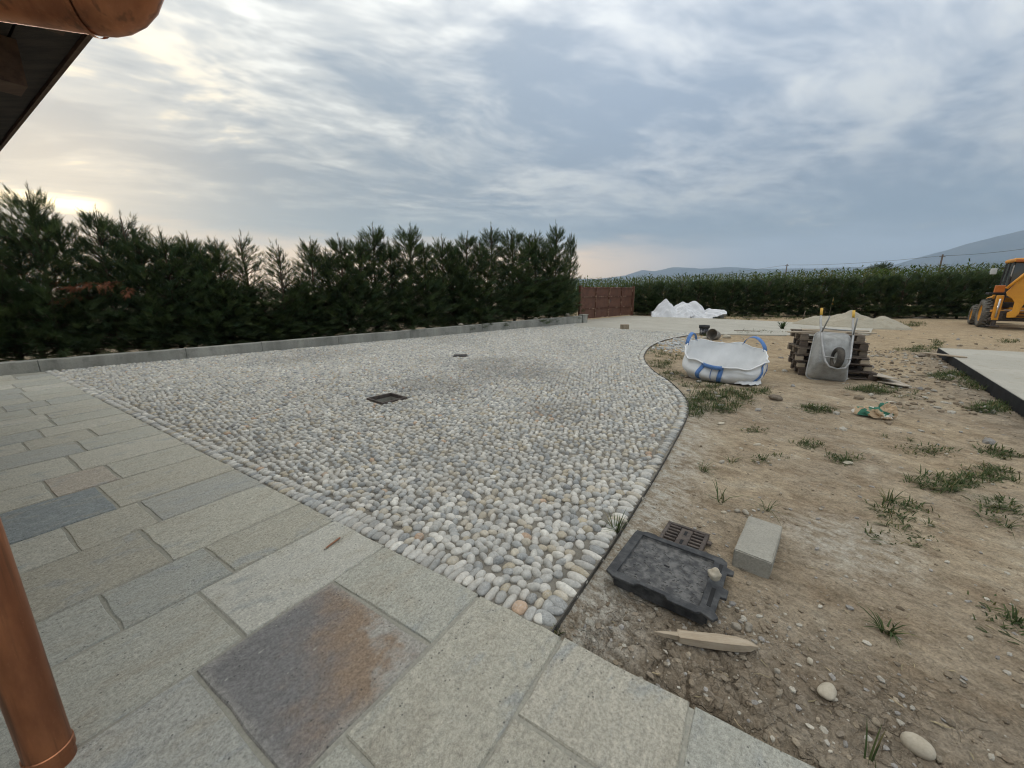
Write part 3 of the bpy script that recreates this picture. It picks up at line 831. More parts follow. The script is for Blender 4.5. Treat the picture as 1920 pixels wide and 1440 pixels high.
Thi = stone_templates(3, 10, 5, -0.45); Tmid = stone_templates(2, 8, 6, -0.30); Tlo = stone_templates(1, 8, 7, -0.30); Tdome = dome()
def stone_batch(idx, temps):
    VV = []; TT = []; CC = []; base = 0
    var = rng.integers(0, len(temps), len(idx))
    for k, (v0, t0) in enumerate(temps):
        s = idx[var == k]
        if len(s) == 0: continue
        st = ST[s]; m_ = len(s)
        loc = v0[None] * np.stack([st[:, 3], st[:, 4], st[:, 5]], -1)[:, None, :]
        tl = rng.uniform(-.22, .22, (m_, 1)); loc = loc.copy(); loc[:, :, 2] += loc[:, :, 0] * tl
        c, sn = np.cos(st[:, 2])[:, None], np.sin(st[:, 2])[:, None]
        X = loc[:, :, 0] * c - loc[:, :, 1] * sn + st[:, 0:1]; Y = loc[:, :, 0] * sn + loc[:, :, 1] * c + st[:, 1:2]
        Z = loc[:, :, 2] + (-0.010 + rng.uniform(-.003, .003, (m_, 1)))
        VV.append(np.stack([X, Y, Z], -1).reshape(-1, 3))
        TT.append((t0[None] + (np.arange(m_) * len(v0))[:, None, None] + base).reshape(-1, 3)); base += m_ * len(v0)
        CC.append(np.repeat(SC[s], len(v0), 0))
    return np.vstack(VV), np.vstack(TT), np.vstack(CC)
idx = np.arange(len(ST)); rest = ~piece
parts = [stone_batch(idx[rest & (sr < 3.7)], Tmid), stone_batch(idx[rest & (sr >= 3.7) & (sr < 8.5)], Tlo), stone_batch(idx[rest & (sr >= 8.5)], Tdome)]
off = 0; Vs, Ts, Cs = [], [], []
for a, b, c in parts:
    Vs.append(a); Ts.append(b + off); Cs.append(c); off += len(a)
tag(link('cobble_field', fast_mesh('cobble_field', np.vstack(Vs), np.vstack(Ts), True, np.vstack(Cs), M_cobble_mass), None, pave), None, None, None, 'stuff')
cob_me = []
for k, (v0, t0) in enumerate(Thi):
    cob_me.append(fast_mesh('cobble', v0, t0, True, None, M_cobble))
for s in idx[piece]:
    o = link('cobble', cob_me[random.randrange(len(cob_me))], None, pave)
    st = ST[s]
    o.location = (st[0], st[1], -0.010 + random.uniform(-.002, .003)); o.scale = (st[3], st[4], st[5])
    o.rotation_euler = (random.uniform(-.1, .1), random.uniform(-.15, .15), st[2]); o.color = (*SC[s], 1)
# thin metal edging along the curve
mb = MB(); n_ = len(CURVE)
tng = np.gradient(CURVE, axis=0); tng /= np.linalg.norm(tng, axis=1)[:, None]; nrm2 = np.stack([tng[:, 1], -tng[:, 0]], -1)
for p, n in zip(CURVE, nrm2):
    for o_, z in ((0.0, -0.09), (0.0, 0.004), (0.006, 0.004), (0.006, -0.09)):
        mb.v.append((p[0] + n[0] * o_, p[1] + n[1] * o_, z))
for k in range(n_ - 1):
    for e in range(4):
        e2 = (e + 1) % 4; mb.f.append((k * 4 + e, k * 4 + e2, (k + 1) * 4 + e2, (k + 1) * 4 + e))
mb.build('edging_strip', M_edge, pave)

# ------------------------------------------------------------------ low concrete wall
wall = tag(empty('low_wall', (*(WA - WD * 1.5), 0)), 'long low concrete wall between cobbled yard and conifer hedge', 'wall')
def wall_t(u):
    d = ray(u, 640)[:2]; M_ = np.array([d, -WD]).T
    return np.linalg.solve(M_, WA)[1]
Lw = np.linalg.norm(WB - WA)
cuts = [-2.6, wall_t(60), wall_t(345), wall_t(490), wall_t(635), wall_t(770), wall_t(905), wall_t(1010), wall_t(1074), Lw + 0.35]
for k in range(len(cuts) - 1):
    t0, t1 = cuts[k] + 0.005, cuts[k + 1] - 0.005
    mb = MB(); nseg = max(2, int((t1 - t0) / 0.35))
    for s in range(nseg + 1):
        t = t0 + (t1 - t0) * s / nseg; p = WA + WD * t
        h = 0.235 + (0.36 - 0.235) * np.clip(t / Lw, 0, 1) ** 1.5 + random.uniform(-.004, .004)
        for (o_, z) in ((0.0, -0.1), (0.0, h - 0.012), (0.012, h), (0.19, h + random.uniform(-.004, .004)), (0.20, -0.1)):
            q = p + WN * o_; mb.v.append((q[0] - wall.location.x, q[1] - wall.location.y, z))
    for s in range(nseg):
        for e in range(5):
            e2 = (e + 1) % 5; mb.f.append((s * 5 + e, s * 5 + e2, (s + 1) * 5 + e2, (s + 1) * 5 + e))
    mb.f.append((0, 1, 2, 3, 4)); mb.f.append(tuple(nseg * 5 + e for e in (4, 3, 2, 1, 0)))
    mb.build('wall_panel', M_wall, wall)

# ------------------------------------------------------------------ concrete drive and concrete pad
def sheet(name, poly, z0, z1, mat):
    mb = MB(); mb.prism([tuple(p) for p in poly], z0, z1); o = mb.build(name, mat); return o
drv = sheet('concrete_drive', DRIVE, -0.08, -0.008, M_conc)
tag(drv, 'pale concrete drive leading from the brown gate', None, None, 'structure')
pad = sheet('concrete_path', PAD, -0.06, 0.10, M_conc)
tag(pad, 'pale raised concrete slab with exposed black edge', None, None, 'structure')
mb = MB(); e0, e1 = PAD[0], PAD[1]; nn = -d2 * 0.012
mb.prism([tuple(e0 + nn), tuple(e1 + nn), tuple(e1 - nn * 0.2), tuple(e0 - nn * 0.2)], -0.28, 0.092)
mb.build('edge_black_strip', M_matt_black, pad)  # matt black strip along the exposed edge of the slab

# ------------------------------------------------------------------ mountains
prof = [(980, 524), (1060, 521), (1120, 521), (1170, 516), (1205, 503), (1228, 506), (1262, 499), (1310, 503), (1360, 500), (1420, 504), (1500, 503), (1560, 500), (1620, 499), (1680, 491), (1730, 476), (1775, 465), (1820, 450), (1870, 437), (1915, 428), (1990, 425), (2100, 418)]
pa = []; pe_ = []
for u, v in prof:
    d = ray(u, v); pa.append(math.atan2(d[0], d[1])); pe_.append(d[2] / math.hypot(d[0], d[1]))
ma = np.linspace(pa[0], pa[-1], 260); mr = np.linspace(8000, 12400, 34)
MA, MR = np.meshgrid(ma, mr)
el = np.interp(MA, pa, pe_)
ridge = 10600.0
mh = (el * ridge) * np.clip(1 - np.abs(MR - ridge) / 2600, 0, 1) ** 0.8
mx, my = MR * np.sin(MA), MR * np.cos(MA)
mh = mh * (1 + 0.10 * fbm(mx / 900, my / 900, 6, 4)) + EYE - 6
Vm = np.stack([mx, my, mh], -1).reshape(-1, 3)
i, j = np.meshgrid(np.arange(33), np.arange(259), indexing='ij')
Qm = np.stack([i * 260 + j, i * 260 + j + 1, (i + 1) * 260 + j + 1, (i + 1) * 260 + j], -1).reshape(-1, 4)
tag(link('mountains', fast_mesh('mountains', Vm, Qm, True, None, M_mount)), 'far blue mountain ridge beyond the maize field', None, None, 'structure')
# the air between: one even box of haze round everything
mb = MB(); mb.box((0, 0, 749), (26400, 26400, 1502))
hz, t = new_mat('valley_haze')
pv = t.n('ShaderNodeVolumePrincipled', {'Color': (0.60, 0.80, 1.0, 1), 'Density': 0.00010, 'Anisotropy': 0.35})
ho = t.n('ShaderNodeOutputMaterial'); t.t.links.new(pv.outputs[0], ho.inputs['Volume'])
haze = mb.build('haze', hz); tag(haze, 'pale blue evening haze in the valley air', None, None, 'stuff')

# ------------------------------------------------------------------ foliage
def frond_template(pairs=7, spread=0.95, wl=0.42, ww=0.085):
    """a flat cypress spray one unit long: a thin spine with tapering side sprigs"""
    v = [(0, -0.012, 0), (0, 0.012, 0), (1.0, 0, 0.0)]; f = [(0, 1, 2)]
    for k in range(pairs):
        s = 0.08 + 0.82 * k / (pairs - 1)
        L = wl * (1.0 - 0.72 * s) * (0.8 + 0.4 * ((k * 37) % 5) / 4)
        for sg in (-1, 1):
            a = spread * (1 - 0.35 * s)
            b = len(v); s0 = s - ww / 2 * (1 - .4 * s); s1 = s + ww / 2 * (1 - .4 * s)
            tip = (s + L * math.cos(a), sg * L * math.sin(a), 0.05 * ((k % 3) - 1))
            v += [(s0, 0, 0), (s1, 0, 0), tip]; f.append((b, b + 1, b + 2))
    v.append((1.0, -0.02, 0)); v.append((1.0, 0.02, 0)); v.append((1.16, 0, 0.02)); f.append((len(v) - 3, len(v) - 2, len(v) - 1))
    return np.array(v), np.array(f)
FR_V, FR_T = frond_template()

def place_fronds(pos, dirs, size, roll, cols, tmpl=(FR_V, FR_T), droop=0.0):
    v0, t0 = tmpl; n = len(pos)
    d = dirs / np.linalg.norm(dirs, axis=1)[:, None]
    up = np.tile([0, 0, 1.0], (n, 1)); s = np.cross(d, up); sn = np.linalg.norm(s, axis=1)[:, None]; s = np.where(sn < 1e-3, [1.0, 0, 0], s / np.maximum(sn, 1e-3))
    u = np.cross(s, d)
    c, sn_ = np.cos(roll)[:, None], np.sin(roll)[:, None]
    s2 = s * c + u * sn_; u2 = -s * sn_ + u * c
    L = v0[None] * size[:, None, None]
    Z = L[:, :, 2] - droop * (v0[None, :, 0] ** 2) * size[:, None]
    W = L[:, :, 0:1] * d[:, None] + L[:, :, 1:2] * s2[:, None] + Z[:, :, None] * u2[:, None] + pos[:, None]
    T = (t0[None] + (np.arange(n) * len(v0))[:, None, None]).reshape(-1, 3)
    return W.reshape(-1, 3), T, np.repeat(cols, len(v0), 0)

def conifer_mesh(seed, H=3.6, Rm=0.95, nb=150, leaders=2, sparse=0.0, per=25, clip_top=None, base=0.05, dead=None):
    g = np.random.default_rng(seed)
    pos = []; dr = []; sz = []; rl = []; co = []
    stems = MB()
    stems_pts = [(0, 0, 0)]
    lean = g.uniform(-.05, .05, 2)
    for k in range(1, 7):
        z = H * 0.96 * k / 6; stems_pts.append((lean[0] * z + g.uniform(-.03, .03), lean[1] * z + g.uniform(-.03, .03), z))
    trunk = MB(); trunk.tube(stems_pts, [0.075 * (1 - 0.86 * k / 6) for k in range(7)], 6)
    br = MB()
    for b in range(nb):
        t = base + (0.86 - base) * g.random() ** 1.2
        z = H * t
        ang = g.uniform(0, 2 * np.pi)
        prof_ = (1 - t) ** 0.75 * (0.95 + 0.20 * np.sin(min(t * 3.2, np.pi / 2))) if clip_top is None else (1.0 - 0.25 * t)
        L = Rm * prof_ * g.uniform(0.68, 1.18) + 0.10
        if sparse and t > 0.45 and g.random() < sparse: continue
        pitch = g.uniform(0.02, 0.55) + 0.55 * t
        p0 = np.array([lean[0] * z, lean[1] * z, z])
        d = np.array([np.cos(ang) * np.cos(pitch), np.sin(ang) * np.cos(pitch), np.sin(pitch)])
        side = np.array([-np.sin(ang), np.cos(ang), 0])
        tone = g.uniform(0.75, 1.25); yel = g.uniform(0, 1)
        cbase = np.array([0.044, 0.072, 0.040]) * (1 - yel) + np.array([0.076, 0.100, 0.042]) * yel
        is_dead = dead is not None and b in dead
        if is_dead:
            cbase = np.array([0.20, 0.075, 0.038]); tone = 1.0
            ang = dead[b]; z = H * g.uniform(0.44, 0.56); p0 = np.array([0, 0, z]); pitch = -0.05
            d = np.array([np.cos(ang), np.sin(ang), 0.05]); side = np.array([-np.sin(ang), np.cos(ang), 0]); L = Rm * 1.15
        sagz = -0.12 * L
        m = int(per * (0.6 + 0.5 * L / Rm))
        for k in range(m):
            s = g.uniform(0.22, 1.0) ** 0.7
            p = p0 + d * L * s + np.array([0, 0, sagz * s * s]) + g.normal(0, 0.03, 3)
            sg = 1 if k % 2 else -1
            fd = d * g.uniform(0.5, 1.1) + side * sg * g.uniform(0.15, 0.95) * (1.1 - 0.6 * s) + np.array([0, 0, g.uniform(-0.25, 0.38) + (0.45 * t if not is_dead else -0.5)])
            zt = p[2]
            if clip_top is not None and zt > clip_top + g.uniform(-.10, .10): continue
            pos.append(p); dr.append(fd); sz.append(g.uniform(0.19, 0.38) * (1.0 - 0.45 * t) * (0.8 if clip_top is None else 0.9)); rl.append(g.normal(0, 0.7))
            co.append(cbase * tone * g.uniform(0.8, 1.25))
        if b % 2 == 0 or is_dead or sparse:
            br.tube([p0, p0 + d * L * .5 + np.array([0, 0, sagz * .25]), p0 + d * L * .92 + np.array([0, 0, sagz * .85])], [0.014, 0.009, 0.004], 3, False)
    for l in range(leaders):
        a = g.uniform(0, 6.28); rr = g.uniform(0, 0.22) if l else 0.0
        z0 = H * g.uniform(0.78, 0.86) if l else H * 0.84
        top = np.array([rr * np.cos(a) + g.uniform(-.08, .08), rr * np.sin(a) + g.uniform(-.08, .08), H * (1.0 if l == 0 else g.uniform(0.90, 0.99))])
        p0 = np.array([lean[0] * z0 + rr * .6 * np.cos(a), lean[1] * z0 + rr * .6 * np.sin(a), z0 - 0.25]); top[:2] += lean * H
        br.tube([p0, (p0 + top) / 2 + g.normal(0, .015, 3), top], [0.011, 0.007, 0.003], 3, False)
        for k in range(26):
            s = k / 26; p = p0 + (top - p0) * s; an = g.uniform(0, 6.28); o_ = 0.9 - 0.5 * s
            pos.append(p); dr.append([np.cos(an) * o_ * .8, np.sin(an) * o_ * .8, 0.95]); sz.append(0.22 * (1 - 0.55 * s) * g.uniform(.7, 1.1)); rl.append(g.normal(0, .6))
            co.append(np.array([0.036, 0.055, 0.028]) * g.uniform(.8, 1.3))
    W, T, C = place_fronds(np.array(pos), np.array(dr), np.array(sz), np.array(rl), np.array(co), droop=0.12)
    bv = np.array(br.v); bt = []
    for f in br.f:
        bt += [(f[0], f[1], f[2]), (f[0], f[2], f[3])]
    V_ = np.vstack([W, bv]); T_ = np.vstack([T, np.array(bt) + len(W)]); C_ = np.vstack([C, np.tile([0.075, 0.055, 0.040], (len(bv), 1))])
    return fast_mesh('crown', V_, T_, False, C_, M_leaf), trunk.mesh('trunk', M_bark, True), H

tree_kinds = [conifer_mesh(1, 3.6, 1.45, 240, 2), conifer_mesh(2, 3.6, 1.35, 235, 3), conifer_mesh(3, 3.6, 1.50, 240, 1), conifer_mesh(4, 3.6, 1.4, 230, 4),
              conifer_mesh(5, 3.6, 1.35, 215, 2, 0.45, 19), conifer_mesh(6, 4.4, 1.5, 270, 4), conifer_mesh(8, 3.5, 1.45, 240, 2, 0, 25, None, 0.05, {10: 3.9, 40: 4.3, 70: 4.7, 71: 5.0, 90: 4.1, 91: 4.5})]
def hedge_point(u, off):
    d = ray(u, 600)[:2]; p0 = WA + WN * off
    M_ = np.array([d, -WD]).T; s = np.linalg.solve(M_, p0)
    return d * s[0]
def el_at(u, v, r):
    d = ray(u, v); return EYE + r * d[2] / math.hypot(d[0], d[1])
G_trees = 'conifers in the tall hedge behind the low wall'
L_std = 'bushy dark green conifer in the tall hedge behind the low concrete wall'
trees = [(-190, 372, 0, 0.85, L_std), (-80, 380, 2, 0.85, L_std), (18, 384, 1, 0.85, L_std), (62, 400, 2, 0.8, L_std),
         (98, 350, 3, 0.75, 'conifer with a long feathery leader against the bright sun break'), (160, 398, 0, 0.75, L_std), (214, 388, 1, 0.7, L_std), (268, 398, 6, 0.85, 'conifer carrying dead rust-brown branches at mid height'),
         (330, 428, 2, 0.8, L_std), (385, 436, 0, 0.8, L_std), (430, 444, 3, 0.8, L_std), (478, 434, 4, 0.85, 'sparse conifer with a thin pointed top and sky showing between branches'),
         (535, 450, 4, 0.8, 'thinnest see-through conifer of the hedge with yellow light behind'), (592, 444, 3, 0.75, L_std), (648, 438, 1, 0.85, L_std), (705, 416, 0, 0.85, L_std), (770, 418, 3, 0.85, L_std),
         (830, 440, 2, 0.95, L_std), (880, 432, 1, 0.95, L_std), (922, 416, 5, 0.9, L_std), (965, 424, 1, 0.95, L_std), (1005, 432, 0, 0.95, L_std), (1040, 412, 5, 0.70, 'tallest conifer with a tiered pointed top near the brown gate'), (1064, 436, 3, 0.42, 'slim last conifer of the hedge leaning over the brown gate')]
trees += [(u, v, kd, .9, L_std) for u, v, kd in ((300, 440, 3), (358, 452, 1), (408, 458, 2), (620, 462, 0), (676, 445, 3), (738, 446, 2), (800, 450, 1), (855, 452, 3), (900, 446, 2), (985, 446, 0), (1030, 452, 2), (455, 520, 0), (505, 528, 2), (555, 530, 1), (575, 520, 3))]
for k, (u, v, kind, wsc, lab) in enumerate(trees):
    p = hedge_point(u, 1.40 + (0.30 if k % 2 else 0.0))
    cr, tr, Hh = tree_kinds[kind]
    ztop = el_at(u, v, float(np.hypot(*p)))
    e = tag(empty('conifer_tree', (p[0], p[1], -0.06), random.uniform(-.5, .5) if kind == 6 else random.uniform(0, 6.28)), lab, 'tree', G_trees)
    s = (ztop + 0.06) / Hh
    e.scale = (wsc * random.uniform(.95, 1.08) * max(s, 0.9), wsc * random.uniform(.95, 1.08) * max(s, 0.9), s)
    link('crown', cr, None, e); link('trunk', tr, None, e)

# clipped hedge along the far side of the yard
HA, HB = P(1190, 590)[:2], P(1843, 598)[:2]
HA2 = HA + (HA - HB) / np.linalg.norm(HA - HB) * 0.4
shr = [conifer_mesh(21, 2.3, 1.05, 190, 0, 0, 25, 2.22, 0.03), conifer_mesh(22, 2.3, 1.10, 190, 0, 0, 25, 2.25, 0.03), conifer_mesh(23, 2.3, 1.0, 190, 1, 0, 25, 2.15, 0.03)]
hd = (HB - HA) / np.linalg.norm(HB - HA); hn = np.array([-hd[1], hd[0]])
s = -0.2; k = 0
Lh = np.linalg.norm(HB - HA)
while s < Lh + 9:
    p = HA + hd * s + hn * (1.05 + random.uniform(-.12, .12))
    hgt = 2.10 + (2.62 - 2.10) * min(s / Lh, 1.1)
    kd = 2 if k == 0 else random.choice((0, 1, 0, 1, 2))
    cr, tr, Hh = shr[kd]
    lab = 'cypress shrub in the clipped hedge bordering the far side of the yard'
    if k == 0: lab = 'ragged first shrub of the clipped hedge right beside the brown gate'
    e = tag(empty('hedge_shrub', (p[0], p[1], -0.06), random.uniform(0, 6.28)), lab, 'shrub', 'shrubs of the clipped far hedge')
    sc = (hgt * random.uniform(0.97, 1.03) + .05) / 2.3
    e.scale = (1.0, 1.0, sc)
    link('crown', cr, None, e); link('trunk', tr, None, e)
    s += random.uniform(0.95, 1.2); k += 1

# maize standing behind the hedge
def maize():
    pos = []; dr = []; sz = []; col = []
    g = np.random.default_rng(77)
    V_, T_, C_ = [], [], []; base = 0
    for row in range(16):
        dd = 2.3 + row * 0.85
        s = -9.0
        while s < Lh + 14:
            p = HA + hd * (s + g.uniform(-.06, .06)) + hn * (dd + g.uniform(-.1, .1))
            if ((p - WA) @ WN > 0.0) and s < 0 and ((p - WA) @ WD < Lh + 4.0): s += 0.3; continue
            hh = 2.62 + 0.62 * np.clip(s / Lh, -0.2, 1.2) + g.normal(0, 0.10) + 0.012 * row
            z0 = max(0.0, hh - 1.5)
            nbl = 7 if row < 7 else 5
            tone = g.uniform(0.85, 1.2); cc = np.array([0.062, 0.098, 0.026]) * tone if g.random() < .78 else np.array([0.11, 0.108, 0.036]) * tone
            for b in range(nbl):
                an = g.uniform(0, 6.28); zb = z0 + (hh - z0 - 0.12) * (b + .5) / nbl; L = g.uniform(.35, .65) * (1 - 0.45 * b / nbl); up = g.uniform(.35, .8)
                dx, dy = math.cos(an), math.sin(an); wv = 0.032
                a0 = (p[0] - dy * wv, p[1] + dx * wv, zb); a1 = (p[0] + dy * wv, p[1] - dx * wv, zb)
                m0 = (p[0] + dx * L * .55 - dy * wv, p[1] + dy * L * .55 + dx * wv, zb + L * up * .62); m1 = (p[0] + dx * L * .55 + dy * wv, p[1] + dy * L * .55 - dx * wv, zb + L * up * .62)
                tp = (p[0] + dx * L, p[1] + dy * L, zb + L * up * .45)
                V_ += [a0, a1, m0, m1, tp]; T_ += [(base, base + 1, base + 3), (base, base + 3, base + 2), (base + 2, base + 3, base + 4)]; C_ += [cc] * 5; base += 5
            V_ += [(p[0] - .02, p[1], z0 - .9), (p[0] + .02, p[1], z0 - .9), (p[0], p[1], hh + g.uniform(.05, .22))]; T_.append((base, base + 1, base + 2)); C_ += [np.array([0.15, 0.14, 0.06])] * 3; base += 3
            s += g.uniform(.16, .26) if row < 6 else g.uniform(.3, .45)
    return np.array(V_), np.array(T_), np.array(C_)
mv, mt, mc = maize()
tag(link('maize_field', fast_mesh('maize_field', mv, mt, False, mc, M_grass)), 'tall yellow-green maize field rising behind the clipped hedge', None, None, 'stuff')

# grass
def blade_tuft(n, h, spread, seed, wid=0.006, flat=0.5, cols=((0.060, 0.085, 0.036), (0.095, 0.115, 0.050), (0.19, 0.165, 0.085)), rad=0.03):
    g = np.random.default_rng(seed); V_, T_, C_ = [], [], []; base = 0
    for k in range(n):
        an = g.uniform(0, 6.28); L = h * g.uniform(.55, 1.2); r0 = rad * math.sqrt(g.random()); o = np.array([math.cos(an * 1.7) * r0, math.sin(an * 1.7) * r0, -0.01])
        d = np.array([math.cos(an), math.sin(an), 0]); sd_ = np.array([-d[1], d[0], 0]); lean = g.uniform(.2, 1.0) * spread
        c = np.array(cols[g.choice(len(cols), p=[.5, .36, .14])]) * g.uniform(.75, 1.25)
        pts = []
        for s in (0, .35, .7, 1.0):
            hz_ = L * s * (1 - flat * lean * s * .8); ho_ = L * lean * s * (0.45 + .55 * s)
            pts.append(o + d * ho_ + np.array([0, 0, max(hz_, 0.004)]))
        for s, p in enumerate(pts[:3]):
            w_ = wid * (1.0, 1.0, .7)[s]; V_ += [p - sd_ * w_ / 2, p + sd_ * w_ / 2]
        V_.append(pts[3]); T_ += [(base, base + 1, base + 3), (base, base + 3, base + 2), (base + 2, base + 3, base + 5), (base + 2, base + 5, base + 4), (base + 4, base + 5, base + 6)]
        C_ += [c] * 7; base += 7
    return np.array(V_), np.array(T_), np.array(C_)
def grass_patch(areas, seed, name, label):
    g = np.random.default_rng(seed); VV, TT, CC = [], [], []; base = 0
    for (u0, v0, ru, rv, cnt, h) in areas:
        for k in range(cnt):
            rr = math.sqrt(g.random()); an = g.uniform(0, 6.28)
            p = soil_at(u0 + ru * rr * math.cos(an), v0 + rv * rr * math.sin(an))
            if inside(p[0], p[1], COBBLE) or inside(p[0], p[1], PAD): continue
            v_, t_, c_ = blade_tuft(int(g.integers(7, 15)), h * g.uniform(.6, 1.2), g.uniform(1.1, 2.2), int(g.integers(1e6)), 0.008, .8, rad=.09)
            VV.append(v_ + p); TT.append(t_ + base); CC.append(c_); base += len(v_)
    return tag(link(name, fast_mesh(name, np.vstack(VV), np.vstack(TT), False, np.vstack(CC), M_grass)), label, None, None, 'stuff')
grass_patch([(1345, 752, 62, 22, 110, .15), (1300, 765, 20, 18, 28, .12), (1262, 706, 24, 9, 34, .11), (1240, 684, 26, 10, 40, .11), (1232, 660, 14, 12, 26, .12), (1262, 668, 24, 7, 26, .10), (1320, 722, 40, 8, 30, .12), (1405, 735, 45, 7, 30, .13)], 3, 'grass', 'patchy grass growing along the curved cobble edge')
grass_patch([(1790, 706, 42, 8, 90, .16), (1835, 722, 30, 10, 46, .15), (1730, 655, 26, 6, 40, .16), (1755, 648, 10, 8, 24, .2), (1700, 657, 22, 4, 18, .14), (1640, 731, 45, 7, 60, .13), (1860, 766, 36, 10, 70, .14), (1532, 768, 34, 7, 40, .10), (1905, 735, 20, 10, 20, .14)], 4, 'grass.001', 'green grass along the black edge of the raised concrete slab')
grass_patch([(1395, 597, 65, 4, 90, .30), (1490, 596, 40, 4, 60, .30), (1590, 588, 60, 4, 50, .35), (1705, 609, 32, 5, 60, .25), (1670, 614, 14, 3, 20, .22), (1420, 625, 46, 3, 40, .22), (1325, 628, 12, 3, 14, .2), (1890, 640, 20, 4, 20, .16), (1270, 592, 40, 2, 40, .2)], 5, 'grass.002', 'dry green grass strip along the foot of the clipped hedge')
grass_patch([(1770, 905, 60, 14, 34, .10), (1850, 890, 50, 14, 30, .10), (1690, 960, 50, 14, 18, .08), (1880, 960, 40, 20, 18, .09), (1740, 845, 60, 10, 20, .07), (1520, 835, 30, 8, 16, .07), (1585, 862, 28, 8, 18, .07), (1880, 850, 40, 10, 20, .10), (1440, 860, 30, 6, 10, .06), (1700, 740, 60, 10, 20, .07), (1420, 808, 20, 5, 10, .06), (1690, 1010, 60, 20, 10, .07), (1880, 1160, 40, 30, 6, .06)], 6, 'grass.003', 'low sprawling weeds creeping over the bare soil')
tuft_px = [(1318, 884, .17, 26, 0), (1440, 958, .14, 16, 0), (1352, 942, .22, 9, 1), (1668, 942, .17, 22, 1), (1664, 1186, .13, 22, 1), (1780, 918, .16, 34, 0), (1800, 905, .15, 26, 0), (1852, 884, .15, 22, 0), (1748, 846, .10, 22, 0), (1706, 826, .10, 20, 0), (1660, 820, .09, 14, 0),
           (1632, 1432, .15, 7, 2), (1888, 988, .13, 18, 0), (1512, 830, .09, 24, 0), (1586, 864, .10, 28, 0), (1555, 850, .08, 12, 0), (1418, 808, .08, 22, 0), (1700, 985, .10, 18, 0), (1745, 985, .09, 16, 0), (1660, 985, .09, 14, 0), (1880, 860, .12, 20, 0), (1855, 905, .12, 16, 0), (1430, 862, .09, 16, 0), (1372, 868, .12, 9, 1), (1905, 905, .12, 16, 0), (1860, 950, .12, 16, 0), (1720, 950, .08, 10, 0), (1690, 765, .07, 12, 0), (1912, 1170, .10, 9, 1)]
for k, (u, v, h, n, ty) in enumerate(tuft_px):
    p = soil_at(u, v)
    v_, t_, c_ = blade_tuft(n, h, (1.9, 1.3, 0.35)[ty], 900 + k, (0.005, 0.008, 0.006)[ty], 0.75)
    lab = 'small flattened grass tuft scattered on the bare soil'
    if k == 4: lab = 'broad-bladed green grass clump alone on smooth soil near the wooden stake'
    if k == 0: lab = 'spreading grass tuft beside the curved cobble edging'
    if k == 11: lab = 'upright thin grass shoot on cracked soil at the terrace edge'
    if k in (1, 2): lab = 'grass tuft by pebbles behind the concrete block'
    o = link('grass_tuft', fast_mesh('grass_tuft', v_, t_, False, c_, M_grass), None, None, tuple(p))
    tag(o, lab, 'grass', 'grass tufts on the soil')
p = soil_at(1158, 1003); v_, t_, c_ = blade_tuft(22, .20, 1.0, 4242, .007, .7)
tag(link('grass_tuft', fast_mesh('grass_tuft', v_, t_, False, c_, M_grass), None, None, tuple(p)), 'grass tuft squeezed between cobble edging and black cover tray', 'grass', 'grass tufts on the soil')
p = soil_at(1046, 1188); v_, t_, c_ = blade_tuft(10, .09, 1.0, 4243, .007, .7)
tag(link('grass_tuft', fast_mesh('grass_tuft', v_, t_, False, c_, M_grass), None, None, tuple(p)), 'few grass blades in the corner where cobbles and slabs meet', 'grass', 'grass tufts on the soil')
p = soil_at(1467, 619); v_, t_, c_ = blade_tuft(22, .40, .85, 555, .06, .3, ((0.05, 0.075, 0.035), (0.07, 0.10, 0.045), (0.08, 0.10, 0.05)))
tag(link('leafy_weed', fast_mesh('leafy_weed', v_, t_, False, c_, M_grass), None, None, tuple(p)), 'broad-leaved dark weed growing at the edge of the concrete drive', 'plant')

# ------------------------------------------------------------------ house corner: eave, gutter, downpipe
def T3(a, q, z): 
    p = T2(a, q); return (p[0], p[1], z)
house = tag(empty('house', T3(-1.5, 1.7, 0)), 'dark timber eave of a house with copper gutter and downpipe', 'house')
hl = Vector(house.location)
M_plaster = simple('house_plaster', (0.52, 0.47, 0.39), (0.46, 0.42, 0.35), 2, 0.9, 0.3, 40)
def hmesh(mb, name, mat, parent=house, smooth=False):
    mb.v = [tuple(Vector(p) - hl) for p in mb.v] if parent is house else mb.v
    return mb.build(name, mat, parent, smooth)
def tbox(mb, a0, a1, q0, q1, z0, z1):
    pts = [T2(a0, q0), T2(a1, q0), T2(a1, q1), T2(a0, q1)]
    mb.prism([tuple(p) for p in pts], z0, z1); return mb
hmesh(tbox(MB(), -9.4, -1.52, 1.80, 5.5, -0.1, 2.40), 'wall', M_plaster)
roof = hmesh(tbox(MB(), -9.6, -0.865, 0.893, 5.6, 2.455, 2.53), 'roof', M_darkwood)
rl_ = -hl
def rpart(mb, name, mat, smooth=False):
    mb.v = [tuple(Vector(p) - hl) for p in mb.v]
    return mb.build(name, mat, roof, smooth)
for k in range(7):
    q0 = 0.904 + k * 0.135
    rpart(tbox(MB(), -9.5, -0.88, q0, q0 + 0.128, 2.432, 2.453), 'soffit_board', M_darkwood)
rpart(tbox(MB(), -9.6, -0.86, 0.888, 0.9015, 2.42, 2.60), 'fascia_board', M_brownwood)
rpart(tbox(MB(), -0.888, -0.862, 0.914, 5.6, 2.418, 2.60), 'fascia_board', M_brownwood)
for a0 in (-1.05, -1.70, -2.42, -3.15, -3.9, -4.7, -5.5):
    rpart(tbox(MB(), a0, a0 + 0.13, 1.02, 1.85, 2.29, 2.43), 'rafter', M_brownwood)
